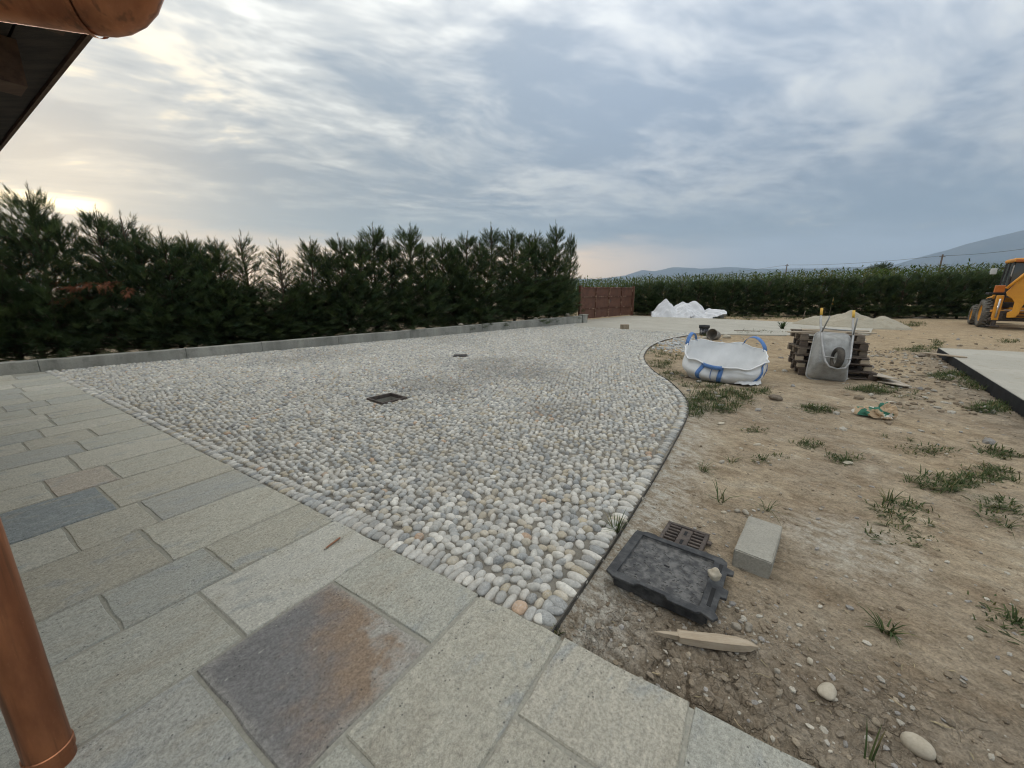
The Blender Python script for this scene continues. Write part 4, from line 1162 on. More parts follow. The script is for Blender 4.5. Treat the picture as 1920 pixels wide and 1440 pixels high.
# half-round copper gutter
ag, qg, zg_, rg = -0.745, 0.93, 2.63, 0.09
mb = MB(); NQ, NP = 14, 20
for k in range(NQ + 1):
    q = qg + 4.2 * k / NQ
    for s in range(NP + 1):
        ph = math.pi * s / NP
        mb.v.append(T3(ag + rg * math.cos(ph), q, zg_ - rg * math.sin(ph)))
    for s in range(NP + 1):
        ph = math.pi * (1 - s / NP)
        mb.v.append(T3(ag + (rg - .004) * math.cos(ph), q, zg_ - (rg - .004) * math.sin(ph)))
W_ = 2 * (NP + 1)
for k in range(NQ):
    for s in range(W_):
        s2 = (s + 1) % W_; mb.f.append((k * W_ + s, k * W_ + s2, (k + 1) * W_ + s2, (k + 1) * W_ + s))
gut = auto_smooth(hmesh(mb, 'gutter', M_copper))
def gutter_band(q0, q1, grow, name, cap=False):
    mb = MB(); n = NP + 1
    for q in (q0, q1):
        for s in range(n):
            ph = math.pi * s / NP; mb.v.append(tuple(Vector(T3(ag + (rg + grow) * math.cos(ph), q, zg_ - (rg + grow) * math.sin(ph))) - hl))
    for s in range(n - 1): mb.f.append((s, s + 1, n + s + 1, n + s))
    if cap: mb.f.append(tuple(range(n)))
    return auto_smooth(mb.build(name, M_copper, gut))
gutter_band(qg - 0.006, qg + 0.075, 0.004, 'end_cap', True)
mb = MB(); mb.tube([Vector(T3(ag + rg + .006, qg, zg_)) - hl, Vector(T3(ag + rg + .006, qg + 4.2, zg_)) - hl], 0.011, 8); mb.build('front_bead', M_copper, gut, True)
# downpipe
DP = np.array([math.sin(R(-57.1)), math.cos(R(-57.1))]) * 1.90; rp = 0.054
def fillet(pts, r, n=7):
    pts = [Vector(p) for p in pts]; out = [pts[0]]
    for i in range(1, len(pts) - 1):
        a = (pts[i - 1] - pts[i]).normalized(); b = (pts[i + 1] - pts[i]).normalized(); h = a.angle(b) / 2; d = r / math.tan(h)
        c = pts[i] + (a + b).normalized() * (r / math.sin(h)); p0, p1 = pts[i] + a * d, pts[i] + b * d
        for k in range(n + 1):
            v = (p0 - c).lerp(p1 - c, k / n).normalized() * r; out.append(c + v)
    out.append(pts[-1]); return out
NP2 = 28; EL = (-0.880, 1.118)
pts = fillet([(EL[0], EL[1], 2.56), (EL[0], EL[1], 2.245), (DP[0], DP[1], 2.30), (DP[0], DP[1], -0.05)], 0.098)
mb = MB(); mb.tube(pts, 0.058, NP2)
dp = auto_smooth(hmesh(mb, 'downpipe', M_copper))
for z0, h_, gr in ((0.045, 0.030, 0.004), (1.05, 0.05, 0.0035), (2.05, 0.04, 0.0035)):
    mb = MB(); mb.lathe([(rp + .0045, z0 - .003), (rp + gr + .004, z0), (rp + gr + .004, z0 + h_), (rp + .0045, z0 + h_ + .003)], 28, Matrix.Translation((DP[0], DP[1], 0)))
    mb.v = [tuple(Vector(p) - hl) for p in mb.v]; auto_smooth(mb.build('pipe_collar', M_copper, dp))

dirp = Vector((DP[0] - EL[0], DP[1] - EL[1], .048)).normalized()
q0_ = Vector((EL[0], EL[1], 2.245)) + dirp * .110
mb = MB(); mb.tube([q0_, q0_ + dirp * .012], .0615, 28, False); mb.v = [tuple(Vector(p) - hl) for p in mb.v]; auto_smooth(mb.build('pipe_joint', M_copper, dp))

# ------------------------------------------------------------------ rusty gate
GL, GR = P(1088, 600.5), P(1183, 591.5); gv = (GR - GL)[:2]; GLen = np.linalg.norm(gv); gang = math.atan2(gv[1], gv[0]); GH = 1.80
gate = tag(empty('metal_gate', (GL[0], GL[1], 0), gang), 'rusty brown sheet metal double gate closing the end of the drive', 'gate')
for x in (-0.10, GLen + 0.10):
    MB().box((x, 0, GH / 2 + .03), (0.14, 0.14, GH + .10), bev=.01).build('gate_post', M_gate, gate)
half = GLen / 2
cols_ = [0.0, 0.25, 0.5, 0.75, 1.0]
zr = [0.06, 0.60, 1.26, GH]
for lf in range(2):
    x0, x1 = lf * half + 0.01, (lf + 1) * half - 0.01
    leaf = MB().box(((x0 + x1) / 2, 0.02, (0.08 + GH) / 2), (x1 - x0 - .02, 0.004, GH - .09)).build('gate_leaf', M_gate, gate)
    for c in range(2):
        xa = x0 + (x1 - x0) * c / 2; xb = x0 + (x1 - x0) * (c + 1) / 2
        for r in range(3):
            MB().box(((xa + xb) / 2, 0.010, (zr[r] + zr[r + 1]) / 2), (xb - xa - .06, 0.006, zr[r + 1] - zr[r] - .06), bev=.002).build('sheet_panel', M_gate, leaf)
    for c in range(3):
        xa = x0 + (x1 - x0) * c / 2 + (0.02, 0, -0.02)[c]
        MB().box((xa, -0.018, (0.06 + GH) / 2), (0.045, 0.035, GH - .06), bev=.004).build('frame_upright', M_gatefr, leaf)
    for z in (0.08, 0.60, 1.26, GH - .02):
        MB().box(((x0 + x1) / 2, -0.020, z), (x1 - x0 - .02, 0.033, 0.042), bev=.004).build('frame_rail', M_gatefr, leaf)
MB().box((half + .06, -0.05, 1.0), (0.05, 0.03, 0.22), bev=.006).box((half + .10, -0.09, 1.04), (0.12, 0.02, 0.02), bev=.004).build('gate_handle', M_black, gate)
# concrete stub and blocks at the wall end
p = WA + WD * (Lw + 0.62); 
st = empty('gate_pier', (p[0], p[1], 0), math.atan2(WD[1], WD[0])); tag(st, 'short concrete pier between low wall and gate post', 'pier')
MB().box((0, 0.1, 0.16), (0.40, 0.22, 0.42), bev=.01).build('pier_body', M_wall, st)
MB().box((0, 0.1, 0.395), (0.46, 0.28, 0.045), bev=.008).build('pier_cap', M_block, st)
for k, (t_, h_, lab) in enumerate(((Lw - 0.7, .10, 'small concrete block on the low wall nearest the gate'), (Lw - 3.0, .05, 'flat stone chip lying on top of the low wall'), (Lw - 7.2, .05, 'dark pebble lying on the middle of the low wall'))):
    p = WA + WD * t_ + WN * .1; hh = 0.235 + 0.125 * np.clip(t_ / Lw, 0, 1) ** 1.5
    V0, T0 = ico(2); V0 = V0 * (1 + .18 * np.sin(V0[:, [1]] * 4 + k) * np.cos(V0[:, [0]] * 3)) * np.array([.11, .08, h_]); 
    tag(link('loose_stone', fast_mesh('loose_stone', V0, T0, False, None, M_rock), None, None, (p[0], p[1], hh + h_ * .8)), lab, 'stone')

# ------------------------------------------------------------------ manhole frames in the cobbles
mh = tag(empty('manhole_frame', (MH_c[0], MH_c[1], 0), MH_ang), 'open square iron manhole frame sunk in the cobbles', 'manhole')
fw = 0.03
for sx_, sy_, lx, ly in ((0, 1, MH_s, fw), (0, -1, MH_s, fw), (1, 0, fw, MH_s - 2 * fw), (-1, 0, fw, MH_s - 2 * fw)):
    o_ = MH_s / 2 - fw / 2
    MB().box((sx_ * o_, sy_ * o_, -0.010), (lx, ly, 0.055), bev=.003).build('frame_bar', M_ironbrown, mh); MB().box((sx_ * (o_ - .004), sy_ * (o_ - .004), -0.095), (max(lx - .01, .02), max(ly - .01, .02), 0.112)).build('shaft_wall', M_block, mh)
MB().box((0, 0, -0.145), (MH_s - 2 * fw + .01, MH_s - 2 * fw + .01, 0.012)).build('recessed_floor', M_black, mh)
mb = MB()
for k in range(5): mb.box((-.09 + .05 * k, .02 * (k % 3) + .05, -.127), (.09, .06, .024), rot=(0, 0, k), bev=.004)
mb.build('rubble', M_block, mh)
dr_ = tag(empty('drain_grate', (DR_c[0], DR_c[1], 0.0), DR_ang), 'small iron drain grate set flush in the cobbles', 'grate')
for s_ in (-1, 1): MB().box((0, s_ * .135, 0.006), (DR_s[0], .03, .03), bev=.003).build('frame_bar', M_ironbrown, dr_)
for k in range(9): MB().box((-.155 + .31 * k / 8, 0, 0.008), (.017, .24, .024), bev=.002).build('bar', M_black, dr_)
MB().box((0, 0, -0.008), (DR_s[0], .24, .006)).build('shaft_dark_plate', M_black, dr_)  # black plate under the bars stands in for the shaded shaft

# ------------------------------------------------------------------ black cover tray, grate, block, stake
cs_ = [P(1193, 985, .055), P(1375, 1043, .055), P(1345, 1165, .055), P(1130, 1070, .055)]
tc_ = sum(cs_) / 4
tray = tag(empty('cover_tray', (tc_[0], tc_[1], float(soil_h(tc_[0], tc_[1]))), R(-36)), 'black recessed manhole cover tray with raised tread lying on the soil', 'manhole cover')
tray.rotation_euler = (R(-2.5), R(0.5), R(-36))
HS = 0.285
top = [(-HS, -HS + .03), (-HS + .05, -HS), (-.12, -HS + .002), (-.10, -HS + .025), (.04, -HS + .025), (.06, -HS), (HS - .09, -HS), (HS - .07, -HS + .018), (HS - .01, -HS - .004), (HS + .01, -HS + .03), (HS - .01, -HS + .06), (HS - .008, -.09), (HS + .022, -.085), (HS + .022, -.01), (HS - .008, 0.0), (HS - .008, .14), (HS + .024, .15), (HS + .024, .19), (HS - .015, .205), (HS - .02, HS - .03), (HS - .05, HS), (.02, HS), (0, HS - .012), (-.14, HS - .012), (-.16, HS), (-HS + .07, HS), (-HS + .04, HS - .02), (-HS + .004, HS - .02), (-HS, HS - .06)]
zt_ = 0.095
hole = [(-HS + .055, -HS + .055), (HS - .085, -HS + .055), (HS - .085, HS - .055), (-HS + .055, HS - .055)]
# rim: outer outline bridged to inner rectangle
bm = bmesh.new()
vo = [bm.verts.new((x, y, zt_)) for x, y in top]; vi = [bm.verts.new((x, y, zt_)) for x, y in hole]
eo = [bm.edges.new((vo[k], vo[(k + 1) % len(vo)])) for k in range(len(vo))]; ei = [bm.edges.new((vi[k], vi[(k + 1) % 4])) for k in range(4)]
bmesh.ops.triangle_fill(bm, use_beauty=True, edges=eo + ei)
bad = [f for f in bm.faces if all(v in vi for v in f.verts)]
if bad: bmesh.ops.delete(bm, geom=bad, context='FACES_ONLY')
r_ = bmesh.ops.extrude_face_region(bm, geom=bm.faces[:]); 
for v in r_['geom']:
    if isinstance(v, bmesh.types.BMVert): v.co.z -= 0.016
bmesh.ops.recalc_face_normals(bm, faces=bm.faces[:])
me = bpy.data.meshes.new('rim'); bm.to_mesh(me); bm.free()
rim = link('rim', me, M_black, tray)
bv_ = rim.modifiers.new('bevel', 'BEVEL'); bv_.width = .004; bv_.segments = 2; bv_.limit_method = 'ANGLE'
pan = MB(); L0, L1 = hole[0], hole[2]
zp = zt_ - 0.020
pan.v = [(x, y, zt_ - .010) for x, y in hole] + [(x * .985, y * .985, zp) for x, y in hole]
pan.f = [(0, 1, 5, 4), (1, 2, 6, 5), (2, 3, 7, 6), (3, 0, 4, 7), (4, 5, 6, 7)]
pn = pan.build('pan', M_tray, tray)
tr_ = MB()
for iy_ in range(11):
    for ix_ in range(11):
        x = hole[0][0] + .03 + ix_ * (hole[1][0] - hole[0][0] - .06) / 10 + (.012 if iy_ % 2 else -.012); y = hole[0][1] + .03 + iy_ * (hole[2][1] - hole[0][1] - .06) / 10
        if random.random() < .12: continue
        a0 = (ix_ * 2 + iy_) % 4 * math.pi / 2 + .3
        pts = [(x + .013 * math.cos(a0 + s), y + .013 * math.sin(a0 + s), zp + .001) for s in (0, .6, 1.2, 1.8)]
        tr_.tube(pts, [.002, .003, .003, .002], 4)
tag(tr_.build('tread_pattern', M_tray, pn), None, None, None, 'stuff')
for y0, y1 in ((-.20, -.04), (.10, .21)):
    MB().box((HS - .045, (y0 + y1) / 2, zt_ + .0005), (.020, y1 - y0, .003)).build('slot_dark_strip', M_matt_black, tray)  # black strips laid on the rim for the shade inside the slots
MB().box((-.02, .02, zp + .001), (.03, .012, .004)).build('key_hole_dark', M_matt_black, tray)  # black chip on the pan for the shade inside the pick hole
sk = MB()
for s_ in (-1, 1):
    sk.box((0, s_ * (HS - .045), .045), (HS * 2 - .10, .012, .07)); sk.box((s_ * (HS - .045), 0, .045), (.012, HS * 2 - .11, .07))
sk.build('skirt', M_black, tray)
V0, T0 = ico(3); V0 = V0 * (1 + .22 * np.sin(V0[:, [0]] * 3.1 + 1) * np.cos(V0[:, [1]] * 2.7) + .08 * np.sin(V0[:, [2]] * 7))
p = P(1340, 1075, .095)
o = link('stone', fast_mesh('stone', V0 * np.array([.036, .030, .034]), T0, True, None, M_rock_lt), None, None, (p[0], p[1], .088)); tag(o, 'pale clod-like stone resting on the rim of the black tray', 'stone')

gc = P(1283, 998, .02); gt = tag(empty('cast_grate', (gc[0], gc[1], float(soil_h(gc[0], gc[1])) + .004), R(-37)), 'slotted brown cast-iron grate lying behind the black tray', 'grate')
gs = .27
for s_ in (-1, 1):
    MB().box((0, s_ * (gs / 2 - .012), .022), (gs, .024, .036), bev=.004).build('grate_edge', M_ironbrown, gt)
    MB().box((s_ * (gs / 2 - .012), 0, .022), (.024, gs - .050, .034), bev=.004).build('grate_edge', M_ironbrown, gt)
MB().box((0, .0, .018), (.075, gs - .05, .026), bev=.003).build('centre_rib', M_ironbrown, gt)
for k in range(6):
    for s_ in (-1, 1):
        MB().box((s_ * .078, -.098 + k * .0392, .020), (.076, .017, .028), bev=.003).build('grate_bar', M_ironbrown, gt)
for y in (-.06, .055): MB().box((0, y, .0322), (.018, .05, .002)).build('rib_dark_strip', M_matt_black, gt)  # black strips on the rib, shade of the openings put in as colour
MB().box((0, 0, .006), (gs - .02, gs - .02, .006)).build('grate_clay_bed', M_clod, gt)  # clay-coloured sheet below the grate bars
for x, y in ((gs / 2 + .012, .06), (gs / 2 + .012, -.07)): MB().box((x, y, .014), (.03, .035, .018), bev=.004).build('lug', M_ironbrown, gt)

bc = (P(1407, 961, .09) + P(1472, 975, .09) + P(1449, 1042, .09) + P(1372, 1022, .09)) / 4
blk = MB()
bm = bmesh.new(); bmesh.ops.create_cube(bm, size=1); bmesh.ops.scale(bm, vec=(.47, .20, .140), verts=bm.verts)
bmesh.ops.subdivide_edges(bm, edges=bm.edges[:], cuts=5, use_grid_fill=True)
bmesh.ops.bevel(bm, geom=[e for e in bm.edges if len(e.link_faces) == 2 and e.calc_face_angle(0) > 1], offset=.006, segments=2, affect='EDGES')
for v in bm.verts: v.co += Vector([random.uniform(-.0012, .0012) for _ in range(3)])
me = bpy.data.meshes.new('concrete_block'); bm.to_mesh(me); bm.free()
o = link('concrete_block', me, M_block, None, (bc[0], bc[1], float(soil_h(bc[0], bc[1])) + .066)); o.rotation_euler = (R(1), R(-1), R(50)); auto_smooth(o)
tag(o, 'solid grey concrete block lying on the soil by the grate', 'concrete block')

# split wooden stake
s0, s1 = P(1226, 1188, 0.0), P(1420, 1214, -.02); sv = (s1 - s0)[:2]; sl = float(np.linalg.norm(sv))
prof_s = [(0, .002, .002, .020), (.035, .008, .010, .016), (.11, .014, .016, .010), (.115, .024, .018, .010), (.2, .027, .020, .004), (.3, .028, .021, .0), (.38, .026, .021, -.002), (.43, .018, .016, -.006), (sl, .002, .003, -.012)]
mb = MB()
for x, wy_, hz_, yo in prof_s:
    for k, (cy, cz) in enumerate(((-1, -1), (1, -1), (1, .7), (.4, 1), (-1, .9))):
        mb.v.append((x, cy * wy_ + yo * .6 + random.uniform(-.002, .002), cz * hz_ + random.uniform(-.0015, .0015)))
for k in range(len(prof_s) - 1):
    for e in range(5):
        e2 = (e + 1) % 5; mb.f.append((k * 5 + e, k * 5 + e2, (k + 1) * 5 + e2, (k + 1) * 5 + e))
mb.f += [(0, 1, 2, 3, 4), tuple((len(prof_s) - 1) * 5 + e for e in (4, 3, 2, 1, 0))]
mid_ = (s0 + s1) / 2
o = mb.build('wooden_stake', M_wood_lt, None, False, (s0[0], s0[1], float(max(soil_h(s0[0], s0[1]), soil_h(mid_[0], mid_[1]))) + .022)); o.rotation_euler = (0, R(1), math.atan2(sv[1], sv[0]))
tag(o, 'split pale wooden stake with sharpened end below the black tray', 'stake')

# pencil on the terrace
p0, p1 = P(607, 1031, .012), P(638, 1008, .012); pd = p1 - p0; pl = float(np.linalg.norm(pd))
pen = tag(empty('pencil', (p0[0], p0[1], 0.0135), math.atan2(pd[1], pd[0])), 'flat brown pencil with dark tip left on a pale slab', 'pencil')
MB().box((pl * .56, 0, 0), (pl * .86, .012, .008), bev=.002).build('body', M_pencil, pen)
MB().tube([(pl * .13, 0, 0), (pl * .05, 0, -.001)], [.0055, .0028], 6).build('wood_tip', M_wood_lt, pen)
MB().tube([(pl * .055, 0, -.001), (0, 0, -.002)], [.0026, .001], 6).build('lead', M_black, pen)

# loose stones picked out on the soil
def rock_mesh(seed, sz_, mat, smooth=True, amp=.2):
    g = np.random.default_rng(seed); V0, T0 = ico(3); ph = g.uniform(0, 6, 9)
    f_ = 1 + amp * np.sin(V0[:, 0] * 2.3 + ph[0]) * np.cos(V0[:, 1] * 2.1 + ph[1]) + amp * .6 * np.sin(V0[:, 2] * 3.1 + V0[:, 0] * 2 + ph[2]) + amp * .25 * np.sin(V0[:, 1] * 7 + ph[3]) * np.sin(V0[:, 0] * 6 + ph[4])
    return fast_mesh('stone', V0 * f_[:, None] * np.array(sz_), T0, smooth, None, mat)
rocks = [(1550, 1300, (.050, .030, .022), M_rock_lt, 0.6, 'flat pale yellow stone half sunk in cracked soil', .1), (1718, 1405, (.048, .036, .034), M_rock_lt, 2.1, 'smooth egg-shaped pale stone lying in the bare soil', .05), (1379, 1178, (.024, .020, .018), M_rock, 0, 'left one of two grey stones by the corner of the tray', .2), (1402, 1179, (.022, .017, .020), M_rock, 1, 'angular grey stone by the tray corner, nearer the stake tip', .3),
         (1455, 749, (.085, .06, .055), M_clod, 0, 'brown clod of earth in front of the white bag', .25), (1357, 962, (.022, .014, .012), M_rock_lt, 0, 'pale oval pebble behind the concrete block', .06), (1382, 960, (.024, .02, .018), M_rock, 1, 'grey pebble in the small heap behind the block', .1), (1398, 963, (.026, .02, .017), M_rock, 2, 'darker pebble touching the back of the concrete block', .15),
         (1518, 1242, (.016, .013, .012), M_rock_lt, 1, 'small round whitish pebble above the flat yellow stone', .1), (1456, 1262, (.014, .013, .013), M_rock, 1, 'tiny clay lump in a hollow below the stake', .25), (1590, 868, (.05, .035, .008), M_rock_lt, .3, 'flat white stone chip on flattened weeds', .08), (1728, 668, (.11, .07, .05), M_clod, .3, 'dark clod beside the plank end at the raised slab', .25), (1352, 795, (.05, .03, .015), M_rock_lt, .1, 'thin pale stone flake near the grass patch', .1), (1353, 868, (.035, .02, .018), M_rock, .4, 'blue-grey pebble on the soil near the cobble curve', .08), (1420, 835, (.05, .02, .015), M_rock_lt, .2, 'long pale stone sliver on open soil', .1), (1290, 690, (.05, .04, .03), M_rock_lt, .2, 'white pebble in the grass near the bag', .1),
         (1322, 636, (.14, .10, .07), M_rock_lt, .2, 'white stone lump in front of the upright bucket', .15), (1362, 634, (.13, .11, .08), M_rock_lt, .2, 'pale round lump beside the tipped bucket', .15)]
for k, (u, v, sz_, mt_, rz_, lab, amp) in enumerate(rocks):
    p = soil_at(u, v)
    o = link('stone', rock_mesh(300 + k, sz_, mt_, True, amp), None, None, (p[0], p[1], p[2] + sz_[2] * .55)); o.rotation_euler = (0, 0, rz_)
    tag(o, lab, 'stone')
# gravel and clods too small to count
def scatter(name, label, n, sampler, smin, smax, pals, seed, sub=1):
    g = np.random.default_rng(seed); temps = stone_templates(sub, 6, seed, -0.6)
    xy = sampler(g, n); z = soil_h(xy[:, 0], xy[:, 1])
    keep = ~(inside(xy[:, 0], xy[:, 1], COBBLE) | inside(xy[:, 0], xy[:, 1], PAD)) & (((xy - C0) @ TQ) < -0.005)
    xy, z = xy[keep], z[keep]; n = len(xy)
    VV, TT, CC = [], [], []; base = 0; var = g.integers(0, 6, n)
    pals = np.array(pals)
    for k in range(6):
        s = np.where(var == k)[0]; v0, t0 = temps[k]; m = len(s)
        if m == 0: continue
        sc = (smin + (smax - smin) * g.random((m, 1)) ** 3.5) * np.stack([g.uniform(.8, 1.3, m), g.uniform(.6, 1.0, m), g.uniform(.4, .8, m)], -1)
        L = v0[None] * (1 + g.uniform(-.22, .22, (m, len(v0), 1))) * sc[:, None]; an = g.uniform(0, 6.28, m); c, sn = np.cos(an)[:, None], np.sin(an)[:, None]
        X = L[:, :, 0] * c - L[:, :, 1] * sn + xy[s, 0:1]; Y = L[:, :, 0] * sn + L[:, :, 1] * c + xy[s, 1:2]; Z = L[:, :, 2] + z[s][:, None] + sc[:, 2:3] * .3
        VV.append(np.stack([X, Y, Z], -1).reshape(-1, 3)); TT.append((t0[None] + (np.arange(m) * len(v0))[:, None, None] + base).reshape(-1, 3)); base += m * len(v0)
        CC.append(np.repeat(pals[g.integers(0, len(pals), m)] * g.uniform(.8, 1.15, (m, 1)), len(v0), 0))
    return tag(link(name, fast_mesh(name, np.vstack(VV), np.vstack(TT), False, np.vstack(CC), M_gravel)), label, None, None, 'stuff')
m_, t = new_mat('gravel_and_clods')
ca = t.n('ShaderNodeAttribute', attribute_name='col').outputs['Color']; ps = t.n('ShaderNodeNewGeometry').outputs['Position']
finish(t, t.mix(1.0, ca, t.ramp(t.noise(ps, 120, 4, .65), [(.3, .7), (.7, 1.15)]), 'MULTIPLY'), .92, t.bump(t.noise(ps, 160, 3), .4, .004), 0, .15); M_gravel = m_
soilp = [(0.30, 0.245, 0.175), (0.24, 0.19, 0.135), (0.36, 0.30, 0.22)]; stonep = [(0.42, 0.39, 0.33), (0.50, 0.46, 0.38), (0.34, 0.32, 0.29)]
def samp_near(g, n):
    r_ = 1.2 + 6.5 * g.random(n) ** 1.6; a_ = np.radians(g.uniform(2, 62, n)); return np.stack([r_ * np.sin(a_), r_ * np.cos(a_)], -1)
def samp_clay(g, n):
    a_ = g.uniform(0.02, 2.2, n); q_ = -0.02 - 0.75 * g.random(n) ** 1.5; return C0 + a_[:, None] * TB + q_[:, None] * TQ
def samp_tray(g, n):
    c = P(1400, 1150)[:2]; return c + g.normal(0, 1, (n, 2)) * np.array([.16, .12])
def samp_far(g, n):
    r_ = g.uniform(6, 24, n); a_ = np.radians(g.uniform(20, 56, n)); return np.stack([r_ * np.sin(a_), r_ * np.cos(a_)], -1)
def samp_slab(g, n):
    t_ = g.uniform(0, 7.5, n); o_ = g.uniform(.2, 1.6, n); return K0 + t_[:, None] * d1 - o_[:, None] * d2
def samp_spill(g, n):
    c = P(1262, 652)[:2]; c2 = P(1300, 633)[:2]; k = g.random((n, 1)); return c * (1 - k) + c2 * k + g.normal(0, 1, (n, 2)) * np.array([.45, .5])
scatter('clod_scatter', 'crumbled clay clods along the terrace edge', 900, samp_clay, .003, .020, [(0.27, 0.225, 0.17), (0.23, 0.19, 0.14), (0.30, 0.255, 0.19)], 61)
scatter('gravel', 'small gravel crumbs spread over the bare soil', 4500, samp_near, .0022, .018, soilp + stonep, 62)
scatter('gravel.001', 'gravel gathered around the black tray', 260, samp_tray, .003, .017, stonep + soilp, 63)
scatter('gravel.002', 'stones and clods across the distant yard', 900, samp_far, .012, .07, soilp + stonep, 64)
scatter('gravel.003', 'broken clods along the raised slab', 800, samp_slab, .010, .06, soilp + stonep[:1], 65)
scatter('gravel.004', 'spare cobbles spilled beyond the curved edge', 420, samp_spill, .03, .075, [(0.55, 0.55, 0.53), (0.45, 0.46, 0.45), (0.60, 0.58, 0.52)], 66)
# straw and twigs
g = np.random.default_rng(9); VV, TT, CC = [], [], []; base = 0
xy = samp_near(g, 420); keep = ~inside(xy[:, 0], xy[:, 1], COBBLE) & (((xy - C0) @ TQ) < -0.03); xy = xy[keep]; zz = soil_h(xy[:, 0], xy[:, 1])
for (x, y), z in zip(xy, zz):
    an = g.uniform(0, 6.28); L = g.uniform(.015, .075); w_ = g.uniform(.0012, .003); d = np.array([math.cos(an), math.sin(an), g.uniform(-.05, .15)]); s = np.array([-d[1], d[0], 0]); o_ = np.array([x, y, z + .006])
    bend = g.uniform(-.15, .15) * L
    VV += [o_ - s * w_, o_ + s * w_, o_ + d * L / 2 + s * (w_ + bend), o_ + d * L / 2 + s * (bend - w_), o_ + d * L + s * w_ * .3]
    TT += [(base, base + 1, base + 2), (base, base + 2, base + 3), (base + 3, base + 2, base + 4)]; base += 5
    CC += [np.array([(0.42, 0.34, 0.21), (0.16, 0.12, 0.08), (0.30, 0.25, 0.15)][g.integers(3)])] * 5
tag(link('straw_litter', fast_mesh('straw_litter', np.array(VV), np.array(TT), False, np.array(CC), M_gravel)), 'straw bits and twigs littering the soil', None, None, 'stuff')

# ------------------------------------------------------------------ big white bag with blue straps
def away(u):           # unit vector away from the camera through photo column u, and the one to its right
    d = ray(u, 600)[:2]; d = d / np.linalg.norm(d); return d, np.array([d[1], -d[0]])
fr = soil_at(1372, 722); dv, rv_ = away(1365)
bc_ = fr[:2] + dv * 0.55 - rv_ * 0.17
bz = float(soil_h(bc_[0], bc_[1])) + .004
bag = tag(empty('bulk_bag', (bc_[0], bc_[1], bz), math.atan2(rv_[1], rv_[0])), 'slumped open white bulk bag with blue lifting straps', 'bag')
# local axes: x right, y away.  rim height per angle (0 = right, 90 = back, 180 = left, 270 = front)
rim_a = np.radians([0, 30, 60, 90, 120, 150, 180, 215, 250, 270, 300, 330, 360])
rim_h = np.array([.44, .52, .62, .60, .63, .66, .54, .40, .33, .30, .29, .37, .44])
def sup(th, a, b, n):
    return (abs(math.cos(th) / a) ** n + abs(math.sin(th) / b) ** n) ** (-1 / n)
def tri(x):
    return 2 * abs((x / math.pi) % 2 - 1) - 1
def bag_pt(th, s, out=0.0):
    """s: 0 base, 1 rim"""
    th = th % (2 * math.pi)
    h = np.interp(th, rim_a, rim_h)
    r1 = sup(th, .69, .60, 3.0); r0 = sup(th, .58, .48, 3.0)
    bulge = 0.075 * math.sin(math.pi * min(s * 1.2, 1)) * (1 if math.sin(th) < .3 else .3)
    r = r0 + (r1 - r0) * s + bulge
    cx, cy = math.cos(th), math.sin(th)
    fold = 0.016 * tri(th * 6 + 2.5 * s + 1.7 * math.sin(th * 3)) * (0.3 + s * .7) + 0.012 * tri(th * 17 + 5 * s + math.sin(s * 4)) * s + .016 * tri(s * 6 + th * 4)
    slump = 0.045 * tri(s * 4.5 + th * 1.3) * (1 - s) * s * 3
    r += fold + slump + out
    z = h * (s ** 0.92) + 0.014 * math.sin(th * 7 + 5 * s) * s + .012 * tri(th * 11) * s
    return (r * cx, r * cy, z)
NT_, NS_ = 128, 18
mb = MB()
for j in range(NS_ + 1):
    for i in range(NT_):
        mb.v.append(bag_pt(2 * math.pi * i / NT_, j / NS_))
for j in range(NS_):
    for i in range(NT_):
        i2 = (i + 1) % NT_; mb.f.append((j * NT_ + i, j * NT_ + i2, (j + 1) * NT_ + i2, (j + 1) * NT_ + i))
c = len(mb.v); mb.v.append((0, 0, .02))
for i in range(NT_): mb.f.append((i, c, (i + 1) % NT_))
body = mb.build('bag_body', M_bag, bag, True)
so = body.modifiers.new('cloth', 'SOLIDIFY'); so.thickness = .006; so.offset = -1
mb = MB(); hem = [bag_pt(2 * math.pi * i / 96, 1.0) for i in range(97)]; mb.tube(hem, .013, 6, False); mb.build('hem', M_bag, bag, True)
def ribbon(name, mid, wdir, wid, parent, mat=M_strap):
    mb = MB()
    for p, w_ in zip(mid, wdir):
        p = Vector(p); w_ = Vector(w_).normalized() * wid / 2; mb.v += [tuple(p - w_), tuple(p + w_)]
    for k in range(len(mid) - 1): mb.f.append((2 * k, 2 * k + 1, 2 * k + 3, 2 * k + 2))
    o = mb.build(name, mat, parent, True); s_ = o.modifiers.new('thick', 'SOLIDIFY'); s_.thickness = .005; s_.offset = 0
    return o
def side_strap(th0, th1, s0, s1):
    mid = []; wd = []
    for k in range(13):
        f_ = k / 12; th = th0 + (th1 - th0) * f_; s_ = s0 + (s1 - s0) * f_
        p = bag_pt(th, s_, .010); q_ = bag_pt(th + .02, s_, .010); mid.append(p); wd.append(Vector(q_) - Vector(p))
    return ribbon('strap', mid, wd, .075, bag)
A_ = math.radians
side_strap(A_(232), A_(241), .10, 1.0); side_strap(A_(264), A_(268), .0, 1.0); side_strap(A_(318), A_(334), .05, 1.0); side_strap(A_(352), A_(357), .25, 1.0)
def handle(th0, th1, lift, out=.02, drop=False):
    a = Vector(bag_pt(A_(th0), .97, out)); b = Vector(bag_pt(A_(th1), .97, out)); mid = []; wd = []
    for k in range(15):
        f_ = k / 14; p = a.lerp(b, f_); e = math.sin(math.pi * f_) ** .6
        p = p + Vector((0, 0, lift * e)) + (p.normalized() * .05 * e if drop else Vector((0, 0, 0)))
        mid.append(p)
        cy = Vector((p.x, p.y, 0)).normalized()
        wd.append(cy * .9 + Vector((0, 0, .3)) if not drop else Vector((0, 0, 1)))
    return ribbon('handle', mid, wd, .07, bag)
